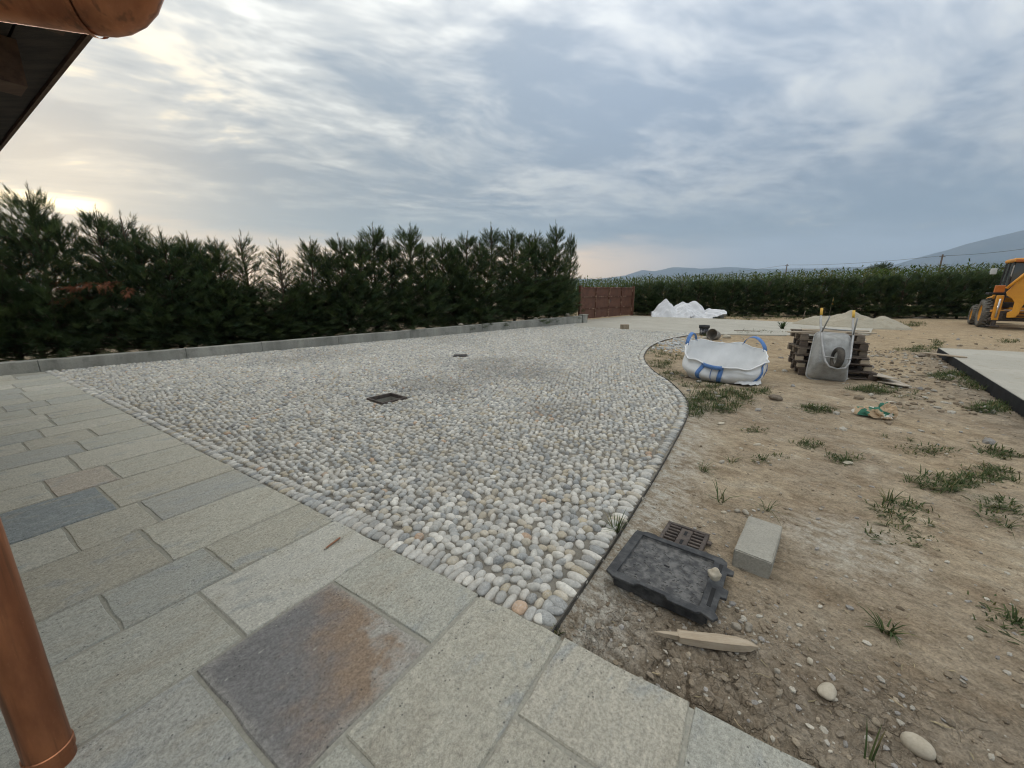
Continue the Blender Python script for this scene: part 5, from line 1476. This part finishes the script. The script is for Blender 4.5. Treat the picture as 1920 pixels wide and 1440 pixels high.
handle(168, 138, .20); handle(62, 28, .20); handle(241, 268, -.035, .025, True)
mb = MB(); mid = [bag_pt(A_(252), s_, .008) for s_ in np.linspace(.15, .95, 8)]
mb.tube(mid, .006, 4); mb.build('seam_cord', M_strap, bag)
# slack base fold lying on the ground
mb = MB()
for j in range(5):
    for i in range(17):
        th = A_(292 + 52 * i / 16); b_ = Vector(bag_pt(th, .03)); o_ = Vector((math.cos(th), math.sin(th), 0))
        p = b_ + o_ * (.02 + .10 * j / 4 * math.sin(math.pi * i / 16) ** .7); p.z = max(.006, .075 * math.sin(math.pi * (j + .6) / 5) + .012 * math.sin(i * 2.1 + j))
        mb.v.append(tuple(p))
for j in range(4):
    for i in range(16): mb.f.append((j * 17 + i, j * 17 + i + 1, (j + 1) * 17 + i + 1, (j + 1) * 17 + i))
mb.build('base_fold', M_bag, bag, True)

# ------------------------------------------------------------------ pallets
PALw, PALd = 1.22, 0.82
bd_me = {}
def pallet_mesh(k, size, mat):
    key = (k, size, mat.name)
    if key not in bd_me: bd_me[key] = MB().box((0, 0, 0), size, bev=.004).mesh(k, mat)
    return bd_me[key]
pf = soil_at(1562, 713); pdv, prv = away(1562)
pang = R(-25)
px_, py_ = np.array([math.cos(pang), math.sin(pang)]), np.array([-math.sin(pang), math.cos(pang)])
pal_c = (soil_at(1478, 705)[:2] + soil_at(1648, 713)[:2]) / 2 + py_ * 0.44
pz0 = max(float(soil_h(*(pal_c + px_ * a + py_ * b))) for a in (-.6, 0, .6) for b in (-.4, 0, .4))
labs = ['dark wooden pallet at the bottom of the stack, on the soil', 'second pallet from the ground with pale end blocks', 'third pallet from the ground in the stack behind the wheelbarrow', 'fourth pallet from the ground, grey and shifted sideways', 'fifth pallet from the ground with darker boards', 'topmost pallet of the stack with loose pale boards']
sh = [(0.06, 0.0, 0, M_wood_dk), (-0.01, 0.02, 1.5, M_wood_dk), (-0.05, -.03, -3, M_wood_dk), (-0.09, .03, 4, M_wood), (-.06, .0, -2, M_wood_dk), (-.12, .04, 3, M_wood)]
zc_ = pz0
hp = 0.138
for k in range(6):
    dx, dy, rot, mt_ = sh[k]; c_ = pal_c + px_ * dx + py_ * dy
    pl_ = tag(empty('pallet', (c_[0], c_[1], zc_), pang + R(rot)), labs[k], 'pallet', 'pallets in the stack')
    wsc = 1.0 - .035 * k
    for i in range(3):
        link('bottom_board', pallet_mesh('bottom_board', (PALw * wsc, .10, .020), mt_), None, pl_, (0, (i - 1) * (PALd / 2 - .05), .010))
    for i in range(3):
        for j in range(3):
            lt = (k in (1, 2) and i != 1)
            link('spacer_block', pallet_mesh('spacer_block', (.13, .098, .076), M_wood_lt if (lt and j == 0) else mt_), None, pl_, ((i - 1) * (PALw * wsc / 2 - .066), (j - 1) * (PALd / 2 - .05), .0585))
    for i in range(3):
        link('cross_board', pallet_mesh('cross_board', (.11, PALd, .018), mt_), None, pl_, ((i - 1) * (PALw * wsc / 2 - .066), 0, .106))
    for i in range(5):
        b_ = link('deck_board', pallet_mesh('deck_board', (PALw * wsc, .115, .019), mt_), None, pl_, (random.uniform(-.01, .01), (i - 2) * (PALd / 2 - .06) / 2, .1255))
        b_.rotation_euler = (0, 0, R(random.uniform(-.6, .6)))
    zc_ += hp
for k, (dx, dy, rz_, ln_, mt_, lab) in enumerate([(-.30, -.25, 3, .95, M_wood_lt, 'pale loose board on top of the pallet stack, nearest the wheelbarrow handles'), (.10, -.05, -4, 1.15, M_wood_lt, 'long pale loose board across the middle of the pallet stack'), (-.22, .18, 6, .85, M_wood, 'short brown loose board at the back of the pallet stack'), (.12, .30, -2, 1.1, M_wood_lt, 'rearmost loose board on top of the pallet stack')]):
    c_ = pal_c + px_ * (dx - .05) + py_ * dy
    o = MB().box((0, 0, 0), (ln_, .10, .022), bev=.003).build('loose_board', mt_, None, False, (c_[0], c_[1], zc_ + .0125 + .012 * (k % 2))); o.rotation_euler = (0, R((-1.0, .7, 1.5, -.5)[k]), pang + R(rz_)); tag(o, lab, 'board', 'loose boards on the pallets')
# plywood offcuts beside the stack
for k, (pp, lab, zt) in enumerate(((((1638, 702), (1636, 690), (1652, 689), (1685, 706), (1672, 708)), 'upper torn plywood offcut leaning by the pallet stack', .085), (((1645, 709), (1660, 702), (1682, 706), (1711, 721), (1690, 719)), 'lower pointed plywood offcut on the soil by the pallets', .03))):
    pts = [P(u, v, zt)[:2] for u, v in pp]; c_ = sum(pts) / len(pts); zz_ = max(float(soil_h(*q)) for q in pts)
    o = MB().prism([tuple(q - c_) for q in pts], -.006, .006).build('plywood_offcut', M_ply, None, False, (c_[0], c_[1], zz_ + (.02 if k else .07))); o.rotation_euler = (R(-3), R(5 if k == 0 else 1), 0); tag(o, lab, 'plywood')

# ------------------------------------------------------------------ wheelbarrow leaning on the pallets, nose down
wb0 = (soil_at(1509, 706) + soil_at(1589, 719)) / 2
wang = R(-22)
wb = tag(empty('wheelbarrow', (wb0[0], wb0[1], float(soil_h(wb0[0], wb0[1])) - .012), wang), 'dusty galvanised wheelbarrow tipped on its nose against the pallets', 'wheelbarrow')
wb.rotation_euler = (Euler((0, 0, wang)).to_matrix() @ Euler((R(-17), R(4), 0)).to_matrix()).to_euler()
def rring(w0, w1, z0, z1, r, y, n=6):
    pts = []
    for cx, cz, a0 in ((w1 / 2 - r, z1 - r, 0), (-w1 / 2 + r, z1 - r, 90), (-w0 / 2 + r, z0 + r, 180), (w0 / 2 - r, z0 + r, 270)):
        for k in range(n):
            a = math.radians(a0 + 90 * k / (n - 1)); pts.append((cx + r * math.cos(a), y, cz + r * math.sin(a)))
    return pts
rings = [rring(.64, .56, .0, .92, .10, .0), rring(.60, .53, .03, .89, .10, -.05), rring(.46, .46, .26, .80, .09, -.21), rring(.40, .40, .31, .75, .08, -.23)]
mb = MB(); n_ = len(rings[0])
for rg_ in rings: mb.v += rg_
for j in range(3):
    for i in range(n_):
        i2 = (i + 1) % n_; mb.f.append((j * n_ + i, j * n_ + i2, (j + 1) * n_ + i2, (j + 1) * n_ + i))
mb.f.append(tuple(3 * n_ + i for i in range(n_)))
tr = auto_smooth(mb.build('tray', M_galv, wb), 50); so = tr.modifiers.new('sheet', 'SOLIDIFY'); so.thickness = .004; so.offset = 1
mb = MB(); mb.tube([Vector(p) for p in rings[0]] + [Vector(rings[0][0])], .014, 6, False); mb.build('rolled_rim', M_galvtube, tr, True)
fr_pts = []
tubeL = [(-.25, -.06, 1.34), (-.25, -.10, 1.10), (-.245, -.21, .86), (-.225, -.27, .66), (-.205, -.35, .46), (-.175, -.41, .30), (-.12, -.435, .205), (0, -.44, .175)]
fr_pts = tubeL + [(-x, y, z) for x, y, z in tubeL[-2::-1]]
mb = MB(); mb.tube(fr_pts, .0175, 10); mb.build('frame_tube', M_galvtube, wb, True)
for s_ in (-1, 1):
    mb = MB(); mb.tube([(s_ * .25, -.085, 1.22), (s_ * .25, -.06, 1.36)], .022, 10); mb.build('grip', M_yelgrip, wb, True)
    mb = MB(); mb.tube([(s_ * .245, -.20, .84), (s_ * .215, -.34, 1.06), (s_ * .205, -.38, 1.14)], .013, 8); mb.build('leg', M_galv, wb, True)
mb = MB(); mb.tube([(-.20, -.40, .38), (.20, -.40, .38)], .010, 8); mb.build('axle', M_galvtube, wb, True)
mb = MB(); mb.tube([(-.25, -.16, .955), (.25, -.16, .955)], .014, 8); mb.build('cross_brace', M_galvtube, wb, True)
Mw = Matrix.Translation((0.0, -.40, .38)) @ Euler((0, R(90), 0)).to_matrix().to_4x4()
tyre_prof = [(.11, -.03), (.135, -.052), (.17, -.052), (.19, -.032), (.196, 0), (.19, .032), (.17, .052), (.135, .052), (.11, .03)]
whl = MB().lathe(tyre_prof, 32, Mw, True).build('wheel', M_rubber, wb, True)
MB().lathe([(.0, -.03), (.03, -.032), (.035, -.012), (.112, -.02), (.112, .02), (.035, .012), (.03, .032), (0, .03)], 24, Mw).build('hub', M_galv, whl)

# ------------------------------------------------------------------ plank at the raised slab
p0, p1 = P(1731, 661, .03), P(1807, 669.5, .125); v_ = p1 - p0
o = MB().box((0, 0, 0), (float(np.linalg.norm(v_)), .14, .03), bev=.003).build('plank', M_wood_lt, None, False, ((p0[0] + p1[0]) / 2, (p0[1] + p1[1]) / 2, .075)); o.rotation_euler = (0, -math.asin(v_[2] / np.linalg.norm(v_)), math.atan2(v_[1], v_[0])); tag(o, 'weathered plank bridging from soil onto the raised concrete slab', 'plank')

# ------------------------------------------------------------------ crumpled paper sack
def crumple(name, label, cat, px0, peaks, size, h, mat, seed, res=56, smooth=False, folds=.5):
    g = np.random.default_rng(seed); p = soil_at(*px0); dv, rr = away(px0[0])
    xs = np.linspace(-1, 1, res); X, Y = np.meshgrid(xs, xs)
    Z = np.full(X.shape, -0.4)
    for (cx, cy, ph, sl, st, an) in peaks:
        dx, dy = X - cx, Y - cy; ca, sa = math.cos(an), math.sin(an); u_ = (dx * ca + dy * sa) / st; w_ = (-dx * sa + dy * ca)
        Z = np.maximum(Z, ph + .2 * sl - sl * np.sqrt(u_ ** 2 + w_ ** 2 + .04) - .25 * sl * np.abs(w_))
    rid = np.abs(fbm(X * 2.2 + seed, Y * 2.2, seed, 3)) * folds + .12 * folds * fbm(X * 9, Y * 9, seed + 3, 2)
    rr_ = np.hypot(X, Y) + .28 * fbm(X * 1.8, Y * 1.8, seed + 7, 3)
    Z = np.where(Z > -.05, Z, -.05) + rid * np.clip(Z + .25, 0, .5)
    keep = (Z > 0.0) & (rr_ < .98)
    V_ = np.stack([X * size[0], Y * size[1], np.maximum(Z, 0) * h], -1)
    idx_ = np.arange(res * res).reshape(res, res); F_ = []
    for a in range(res - 1):
        for b in range(res - 1):
            if keep[a, b] or keep[a + 1, b] or keep[a, b + 1] or keep[a + 1, b + 1]:
                F_.append((idx_[a, b], idx_[a, b + 1], idx_[a + 1, b + 1], idx_[a + 1, b]))
    F_ = np.array(F_); used = np.unique(F_); rm = -np.ones(res * res, int); rm[used] = np.arange(len(used))
    me = fast_mesh(name, V_.reshape(-1, 3)[used], rm[F_], smooth, None, mat)
    o = link(name, me, None, None, (p[0] + dv[0] * size[1] * .9, p[1] + dv[1] * size[1] * .9, p[2] - .008)); o.rotation_euler = (0, 0, math.atan2(rr[1], rr[0]))
    s_ = o.modifiers.new('sheet', 'SOLIDIFY'); s_.thickness = .004
    tag(o, label, cat); return o
p = soil_at(1664, 786); V0, T0 = ico(4)
ph_ = np.abs(fbm(V0[:, 0] * 1.9 + V0[:, 2] * 1.3 + 5, V0[:, 1] * 1.9 - V0[:, 2] * 1.1, 4, 3)) * .9
rr0 = .55 + ph_ + .18 * np.clip(V0[:, 2], 0, 1) * np.cos(3 * np.arctan2(V0[:, 1], V0[:, 0]) + .6)
Vk = V0 * rr0[:, None] * np.array([.19, .13, .16]); Vk[:, 0] += .35 * np.maximum(Vk[:, 2], 0) - .25 * np.maximum(-Vk[:, 2], 0); Vk[:, 2] = np.maximum(Vk[:, 2] + .055, .0)
Vk[:, 0] += np.where(Vk[:, 0] < -.06, (Vk[:, 0] + .06) * .9, 0)
dv, rr = away(1664)
o = link('paper_sack', fast_mesh('paper_sack', Vk, T0, False, None, M_sack), None, None, (p[0], p[1] + .1, p[2] - .005)); o.rotation_euler = (0, 0, math.atan2(rr[1], rr[0])); tag(o, 'crumpled beige paper sack with green print lying on the soil', 'sack')
crumple('tarpaulin', 'left crumpled white sheet heaped with a tall peak at the hedge', 'tarpaulin', (1262, 597), [(-.35, 0, 1.0, 1.35, .8, .3), (.35, .1, .72, 1.2, 1.2, 2.0), (-.75, -.1, .32, .8, 1.2, .5), (.1, -.2, .40, .9, 1.4, .1)], (1.35, .75), .98, M_tarp, 12, 42, False, 1.1)
crumple('tarpaulin', 'right crumpled white sheet trailing out into a point at the hedge', 'tarpaulin', (1302, 597), [(-.2, 0, .95, 1.1, .9, .2), (.35, 0, .50, .75, 1.9, -.1), (-.6, -.2, .62, 1.2, .8, 1.0), (.85, -.2, .16, .6, 2.2, 0)], (1.75, .75), .92, M_tarp, 15, 44, False, 1.1)

# ------------------------------------------------------------------ sand heap
sp = soil_at(1585, 617); dv, rr = away(1588)
res = 90; X, Y = np.meshgrid(np.linspace(-2.5, 2.5, res), np.linspace(-1.7, 1.9, res))
def cone(cx, cy, h, rx, ry, pw=1.0):
    return h * (1 - np.clip(np.sqrt(((X - cx) / rx) ** 2 + ((Y - cy) / ry) ** 2), 0, 1) ** pw)
Z = np.maximum.reduce([cone(.12, .25, .86, 1.95, 1.5, .80), cone(1.15, .2, .52, 1.1, 1.1, 1.2), cone(-.75, .2, .50, 1.45, 1.2, 1.1), cone(.55, .0, .66, .9, 1.0, 1.3)])
Z = Z + np.where(Z > .02, .20 * fbm(X * 1.3, Y * 1.3, 3, 4) * np.clip(Z * 3, 0, 1) + .02 * fbm(X * 8, Y * 8, 5, 3), 0)
Z = Z - .16 * np.exp(-((X - .35) ** 2 + (Y + .35) ** 2) / .10) * (Z > .1)
Z = np.where(Z <= .015, -.05, Z)
idx_ = np.arange(res * res).reshape(res, res)
Fq = np.stack([idx_[:-1, :-1], idx_[:-1, 1:], idx_[1:, 1:], idx_[1:, :-1]], -1).reshape(-1, 4)
keep = (Z.ravel()[Fq] > 0).any(1)
o = link('sand_heap', fast_mesh('sand_heap', np.stack([X, Y, Z], -1).reshape(-1, 3), Fq[keep], True, None, M_sand), None, None, (sp[0] + dv[0] * 1.55, sp[1] + dv[1] * 1.55, -.02)); o.rotation_euler = (0, 0, math.atan2(rr[1], rr[0]))
tag(o, 'broad heap of pale sand dumped beyond the pallet stack', 'sand pile')

# ------------------------------------------------------------------ buckets and bits by the drive
p = soil_at(1319, 628); b1 = tag(empty('bucket', (p[0], p[1], p[2] - .01)), 'upright dark bucket with a black rim band by the drive', 'bucket')
MB().lathe([(0, .004), (.135, .0), (.165, .30), (.15, .30), (.125, .02)], 24).build('body', M_tin, b1, True)
MB().lathe([(.164, .27), (.186, .27), (.188, .375), (.165, .375)], 24, None, True).build('rim_band', M_blackpl, b1, True)
p = soil_at(1338, 637); dv, rr = away(1338)
b2 = tag(empty('bucket', (p[0], p[1], p[2] + .17), math.atan2(-dv[1], -dv[0]) - .45), 'grey mortar-caked bucket lying on its side with open mouth', 'bucket')
Mb = Euler((0, R(78), 0)).to_matrix().to_4x4() @ Matrix.Translation((0, 0, -.18))
MB().lathe([(0.0, .0), (.15, .0), (.185, .34), (.192, .345), (.192, .36), (.176, .36)], 28, Mb).build('body', M_bucketgrey, b2, True)
MB().lathe([(0.0, .012), (.143, .012), (.176, .358)], 28, Mb).build('inside', M_bucketin, b2, True)
p = P(1171, 617, 0); o = MB().box((0, 0, .10), (.34, .20, .22), bev=.012).build('rubble_brick', M_brick, None, False, (p[0], p[1], -.012)); o.rotation_euler = (0, 0, .5); tag(o, 'lone rough brick standing where cobbles meet the drive', 'brick')
for k, (u0, v0, u1, v1, w_, lab) in enumerate([(1402, 589, 1457, 590, .12, 'grey board lying high in the grass at the hedge foot'), (1392, 597, 1440, 598, .10, 'weathered board lying in front of another in the hedge grass'), (1376, 622, 1425, 624, .10, 'brown batten lying along the near edge of the drive'), (1715, 597, 1748, 595, .30, 'pale flat board on soil near the digger')]):
    a, b = soil_at(u0, v0), soil_at(u1, v1); v_ = b - a
    o = MB().box((0, 0, 0), (float(np.hypot(v_[0], v_[1])), w_, .05), bev=.005).build('board', M_wood if k != 3 else M_ply, None, False, tuple((a + b) / 2 + np.array([0, 0, .05 + (.16 if k == 0 else 0)]))); o.rotation_euler = (0, 0, math.atan2(v_[1], v_[0])); tag(o, lab, 'board')
for k, (u, v, h_, lab) in enumerate([(1506, 598, .48, 'thin grey stake standing in hedge grass left of the sand heap'), (1668, 592, .55, 'crooked pale stick standing behind the sand heap')]):
    p = soil_at(u, v); mb = MB(); mb.tube([(0, 0, -.05), (.01, 0, h_ * .5), (.05 + .05 * k, 0, h_)], [.025, .022, .018], 6); o = mb.build('stake', M_wood, None, True, tuple(p)); tag(o, lab, 'stake')
p = soil_at(1553, 596); fl = tag(empty('marker_flag', tuple(p)), 'small yellow marker flag on a stick against the hedge', 'flag')
mb = MB(); mb.tube([(0, 0, -.05), (.05, 0, .8), (.09, 0, 1.28)], .009, 6); mb.build('stick', M_wood_lt, fl)
mb = MB(); mb.v = [(.06, 0, .85), (.20, .02, .80), (.17, .03, 1.0), (.09, 0, 1.28)]; mb.f = [(0, 1, 2, 3)]; o = mb.build('pennant', M_yelgrip, fl); s_ = o.modifiers.new('t', 'SOLIDIFY'); s_.thickness = .004

# ------------------------------------------------------------------ utility poles, wires and far trees
def far_pt(u, v, r):
    d = ray(u, v); h = math.hypot(d[0], d[1]); return np.array([d[0] / h * r, d[1] / h * r, EYE + r * d[2] / h])
tops = []
for k, (u, v, r, lab) in enumerate([(1276, 517, 150, 'slender far pole beyond the hedge, furthest from the digger'), (1476, 495, 120, 'middle utility pole rising over the maize'), (1768, 477, 95, 'utility pole standing out against the blue mountain'), (2060, 440, 85, 'utility pole beyond the digger')]):
    t_ = far_pt(u, v, r); pl_ = tag(empty('utility_pole', (t_[0], t_[1], .4)), lab, 'pole', 'utility poles in the field')
    MB().tube([(0, 0, 0), (0, 0, t_[2] - .4)], [.16, .10], 8).build('pole', M_wood_dk, pl_, True)
    MB().box((0, 0, t_[2] - .75), (.9, .09, .09)).build('crossarm', M_wood_dk, pl_); tops.append(t_ - np.array([0, 0, .2]))
for k in range(3):
    a, b = tops[k], tops[k + 1]; mb = MB(); pts = []
    for s in range(17):
        f_ = s / 16; q = a + (b - a) * f_; q = q - np.array([0, 0, .9 * 4 * f_ * (1 - f_) * .5]); pts.append(q)
    mb.tube(pts, .022, 4, False); tag(mb.build('power_line', M_black), ('sagging wire between the two poles furthest from the digger', 'sagging wire between middle pole and the pole by the mountain', 'sagging wire running from the mountain pole behind the digger')[k], 'wire', 'wires between the poles')
for k, (u, v, r, wd, lab) in enumerate([(1647, 492, 230, 1.3, 'small dark round tree far beyond the maize, next to a taller one'), (1659, 488, 230, 1.2, 'taller dark tree far beyond the maize')]):
    p = far_pt(u, v, r); cr, tr, Hh = tree_kinds[2]; e = tag(empty('far_tree', (p[0], p[1], .4), k), lab, 'tree', 'trees far beyond the maize'); s_ = (p[2] - .4) / Hh; e.scale = (s_ * wd, s_ * wd, s_); link('crown', cr, None, e); link('trunk', tr, None, e)

# ------------------------------------------------------------------ backhoe loader
jp = soil_at(1845, 613); dv, rr = away(1845)
jc = tag(empty('backhoe_loader', (jp[0], jp[1], jp[2] - .02), math.atan2(rr[1], rr[0])), 'orange-yellow backhoe loader parked by the far hedge', 'digger')
yaw = R(9)      # machine points slightly left of the line of sight
core_x = 0.86
def jm(x, y, z): 
    c, s = math.cos(yaw), math.sin(yaw); return (core_x + (x) * c - y * s, x * s + y * c + 0.15, z)
JM = Matrix.Translation((core_x, .15, 0)) @ Euler((0, 0, yaw)).to_matrix().to_4x4()
def jwheel(x, y, r, wd, rimr):
    Mw = JM @ Matrix.Translation((x, y, r)) @ Euler((0, R(90), 0)).to_matrix().to_4x4()
    prof_ = [(rimr, -wd * .42), (r * .80, -wd * .5), (r * .94, -wd * .46), (r * .965, 0), (r * .94, wd * .46), (r * .80, wd * .5), (rimr, wd * .42)]
    wv = MB().lathe(prof_, 40, Mw, True)
    whl = wv.build('wheel', M_tyre, jc, True)
    lug = MB(); n = 22
    for k in range(n):
        for s_ in (-1, 1):
            a = 2 * math.pi * (k + (.5 if s_ > 0 else 0)) / n
            lug.box((0, 0, 0), (.05, wd * .56, .050), Mw @ Euler((0, 0, a)).to_matrix().to_4x4() @ Matrix.Translation((r * .965, 0, s_ * wd * .235)) @ Euler((R(90), 0, 0)).to_matrix().to_4x4() @ Euler((0, 0, 0)).to_matrix().to_4x4() @ Euler((R(0), 0, 0)).to_matrix().to_4x4() @ Euler((0, 0, s_ * R(32))).to_matrix().to_4x4())
    tag(lug.build('tread_lugs', M_tyre, whl), None, None, None, 'stuff')
    MB().lathe([(0, -wd * .30), (rimr * .45, -wd * .30), (rimr * .55, -wd * .18), (rimr * .95, -wd * .22), (rimr * 1.01, -wd * .42), (rimr * 1.01, wd * .42), (rimr * .9, wd * .25), (0, wd * .2)], 28, Mw).build('rim', M_yel, whl, True)
for s_ in (-1, 1):
    jwheel(s_ * .93, 0, .64, .44, .36); jwheel(s_ * .93, 2.15, .47, .32, .26)
def jbox(name, c, s, mat, bev=.02, rot=None, parent=None):
    o = MB().box(c, s, JM, rot, bev).build(name, mat, parent or jc); return o
chs = jbox('chassis', (0, 1.0, .72), (.80, 3.8, .42), M_yel)
jbox('bonnet', (0, 2.05, 1.22), (.84, 1.75, .62), M_yel, .06); jbox('front_grille', (0, 2.95, 1.15), (.74, .05, .5), M_blackpl)
# cab
cab = jbox('cab_floor', (0, .22, 1.02), (1.24, 1.45, .22), M_blackpl)
for sx_ in (-1, 1):
    for y0, y1, nm in ((-.52, -.40, 'cab_post'), (.20, .18, 'cab_post'), (.92, .80, 'cab_post')):
        mb = MB(); mb.tube([jm(sx_ * .61, y0, 1.1), jm(sx_ * .56, y1, 2.86)], .045, 6); mb.build(nm, M_blackpl, jc)
    mb = MB(); mb.v = [jm(sx_ * .60, -.47, 1.35), jm(sx_ * .60, .17, 1.35), jm(sx_ * .555, .16, 2.82), jm(sx_ * .555, -.39, 2.82)]; mb.f = [(0, 1, 2, 3)]; mb.build('side_window', M_glass, jc)
    mb = MB(); mb.v = [jm(sx_ * .60, .23, 1.35), jm(sx_ * .60, .88, 1.35), jm(sx_ * .555, .79, 2.82), jm(sx_ * .555, .20, 2.82)]; mb.f = [(0, 1, 2, 3)]; mb.build('door_window', M_glass, jc)
mb = MB(); mb.v = [jm(-.56, -.52, 1.35), jm(.56, -.52, 1.35), jm(.52, -.41, 2.80), jm(-.52, -.41, 2.80)]; mb.f = [(0, 1, 2, 3)]; mb.build('rear_window', M_glass, jc)
mb = MB(); mb.v = [jm(-.56, .93, 1.5), jm(.56, .93, 1.5), jm(.52, .81, 2.80), jm(-.52, .81, 2.80)]; mb.f = [(0, 1, 2, 3)]; mb.build('windscreen', M_glass, jc)
rf = jbox('cab_roof', (0, .2, 2.93), (1.24, 1.55, .15), M_yel, .04)
jbox('roof_lip', (0, -.585, 2.90), (1.14, .02, .10), M_orange_lens, .004, None, rf)
mb = MB(); mb.lathe([(0, 0), (.07, 0), (.065, .15), (0, .17)], 14, JM @ Matrix.Translation((.02, -.1, 3.005))); mb.build('beacon', M_yelgrip, rf, True)
mb = MB(); mb.tube([jm(-.62, -.45, 1.15), jm(-.56, -.47, 2.72)], .022, 6); mb.build('grab_rail', M_galvtube, jc)
mir = jbox('mirror', (-.98, .35, 2.50), (.20, .05, .26), M_white, .015); mb = MB(); mb.tube([jm(-.57, .5, 2.7), jm(-.95, .38, 2.58)], .014, 6); mb.build('mirror_arm', M_blackpl, mir)
lt = jbox('rear_fender', (-.88, -.35, 1.52), (.46, .62, .10), M_blackpl, .02); jbox('indicator_box', (-.83, -.68, 1.72), (.30, .12, .30), M_orange_lens, .015); jbox('indicator_bracket', (-.83, -.68, 1.53), (.34, .16, .07), M_blackpl)
# backhoe carriage, stabilisers
jbox('rear_frame', (0, -.98, .78), (1.95, .12, .10), M_yel); jbox('rear_frame', (0, -.98, .42), (1.95, .14, .12), M_ironbrown)
for sx_ in (-1, 1):
    st = jbox('stabiliser', (sx_ * .80, -.98, .92), (.20, .20, 1.05), M_yel, .015)
    jbox('inner_leg', (sx_ * .80, -.98, .36), (.14, .14, .50), M_ironbrown, .01, None, st); jbox('foot_pad', (sx_ * .80, -.98, .14), (.34, .34, .05), M_ironbrown, .01, None, st)
    mb = MB(); mb.tube([jm(sx_ * .80, -1.10, .5), jm(sx_ * .80, -1.10, 1.3)], .035, 8); mb.build('ram', M_chrome, st, True)
jbox('counter_mount', (-.55, -1.02, .62), (.42, .10, .36), M_ironbrown)
for z in (.50, .60, .70, .84): 
    mb = MB(); mb.tube([jm(-.62, -1.12, z), jm(-.15, -1.14, z + random.uniform(-.03, .03)), jm(.1, -1.12, z)], .022, 6); mb.build('hydraulic_hose', M_galvtube if z > .8 else M_blackpl, jc, True)
# boom plate, outline taken from its side: lower heel, long arm rising to the right
def JP(zx, zy): return ((1760 + zx / 7.2 - 1845) / 63.7, (613 - (440 + zy / 7.2)) / 41.3)
bo = [JP(*q) for q in [(770, 775), (800, 740), (1000, 490), (1152, 395), (1330, 225), (1470, 120), (1560, 140), (1570, 240), (1440, 380), (1262, 560), (1150, 690), (1090, 800), (1005, 965), (1000, 1040), (960, 1085), (860, 1090), (850, 1030), (905, 1000), (908, 900), (860, 850), (790, 815)]]
yb = -1.22
Mbp = Matrix(((1, 0, 0, 0), (0, 0, -1, yb), (0, 1, 0, 0), (0, 0, 0, 1)))
bo_o = MB().prism(bo, -.13, .13, Mbp).build('boom', M_yel, jc)
bvm = bo_o.modifiers.new('bevel', 'BEVEL'); bvm.width = .015; bvm.segments = 2
mb = MB(); a_, b_ = JP(1010, 480), JP(1180, 300); mb.tube([(a_[0], yb - .17, a_[1]), (b_[0], yb - .17, b_[1])], .035, 8); mb.build('boom_ram', M_chrome, bo_o, True)
mb = MB(); a_, b_ = JP(775, 700), JP(1010, 480); mb.tube([(a_[0] - .03, yb - .17, a_[1] - .1), (b_[0], yb - .17, b_[1])], .055, 8); mb.build('ram_cylinder', M_yel, bo_o, True)
dp_ = [JP(*q) for q in [(1470, 120), (1560, 110), (1640, 240), (1600, 620), (1560, 900), (1490, 900), (1480, 620), (1490, 260)]]
dpo = MB().prism(dp_, -.11, .11, Mbp @ Matrix.Translation((0, 0, .27))).build('dipper_arm', M_yel, jc)
bk = [JP(*q) for q in [(1400, 900), (1580, 880), (1640, 1000), (1560, 1110), (1420, 1120), (1330, 1060)]]
MB().prism(bk, -.35, .35, Mbp).build('bucket', M_ironbrown, dpo)
# lettering on the boom
cu = bpy.data.curves.new('lettering', 'FONT'); cu.body = 'JCB'; cu.size = .42; cu.extrude = .002; cu.shear = .3; cu.align_x = 'CENTER'; cu.align_y = 'CENTER'
tmp = bpy.data.objects.new('tmp', cu); COL.objects.link(tmp)
dg = bpy.context.evaluated_depsgraph_get(); me = bpy.data.meshes.new_from_object(tmp.evaluated_get(dg)); bpy.data.objects.remove(tmp)
me.materials.clear(); me.materials.append(M_blackpl); me.name = 'lettering'
lx_, lz_ = JP(1035, 632)
le = link('lettering', me, None, bo_o); le.matrix_local = Matrix(((.62, 0, 0, lx_), (0, 0, -1, yb - .1345), (0, 1, 0, lz_), (0, 0, 0, 1))) @ Euler((0, 0, R(14))).to_matrix().to_4x4()
# loader arms and front shovel
for sx_ in (-1, 1):
    mb = MB(); mb.tube([jm(sx_ * .62, 1.0, 1.35), jm(sx_ * .62, 2.2, 1.25), jm(sx_ * .62, 3.4, .55)], .09, 6); mb.build('loader_arm', M_yel, jc)
mb = MB(); sp_ = [(3.45, .15), (4.1, .12), (4.15, .18), (3.7, .35), (3.6, .8), (3.75, .95), (3.5, .9), (3.4, .5)]
mb.v = [jm(x, y, z) for x in (-.75, .75) for y, z in sp_]; n = len(sp_); mb.f = [tuple(range(n)), tuple(range(2 * n - 1, n - 1, -1))] + [(i, (i + 1) % n, n + (i + 1) % n, n + i) for i in range(n)]
mb.build('front_shovel', M_ironbrown, jc)
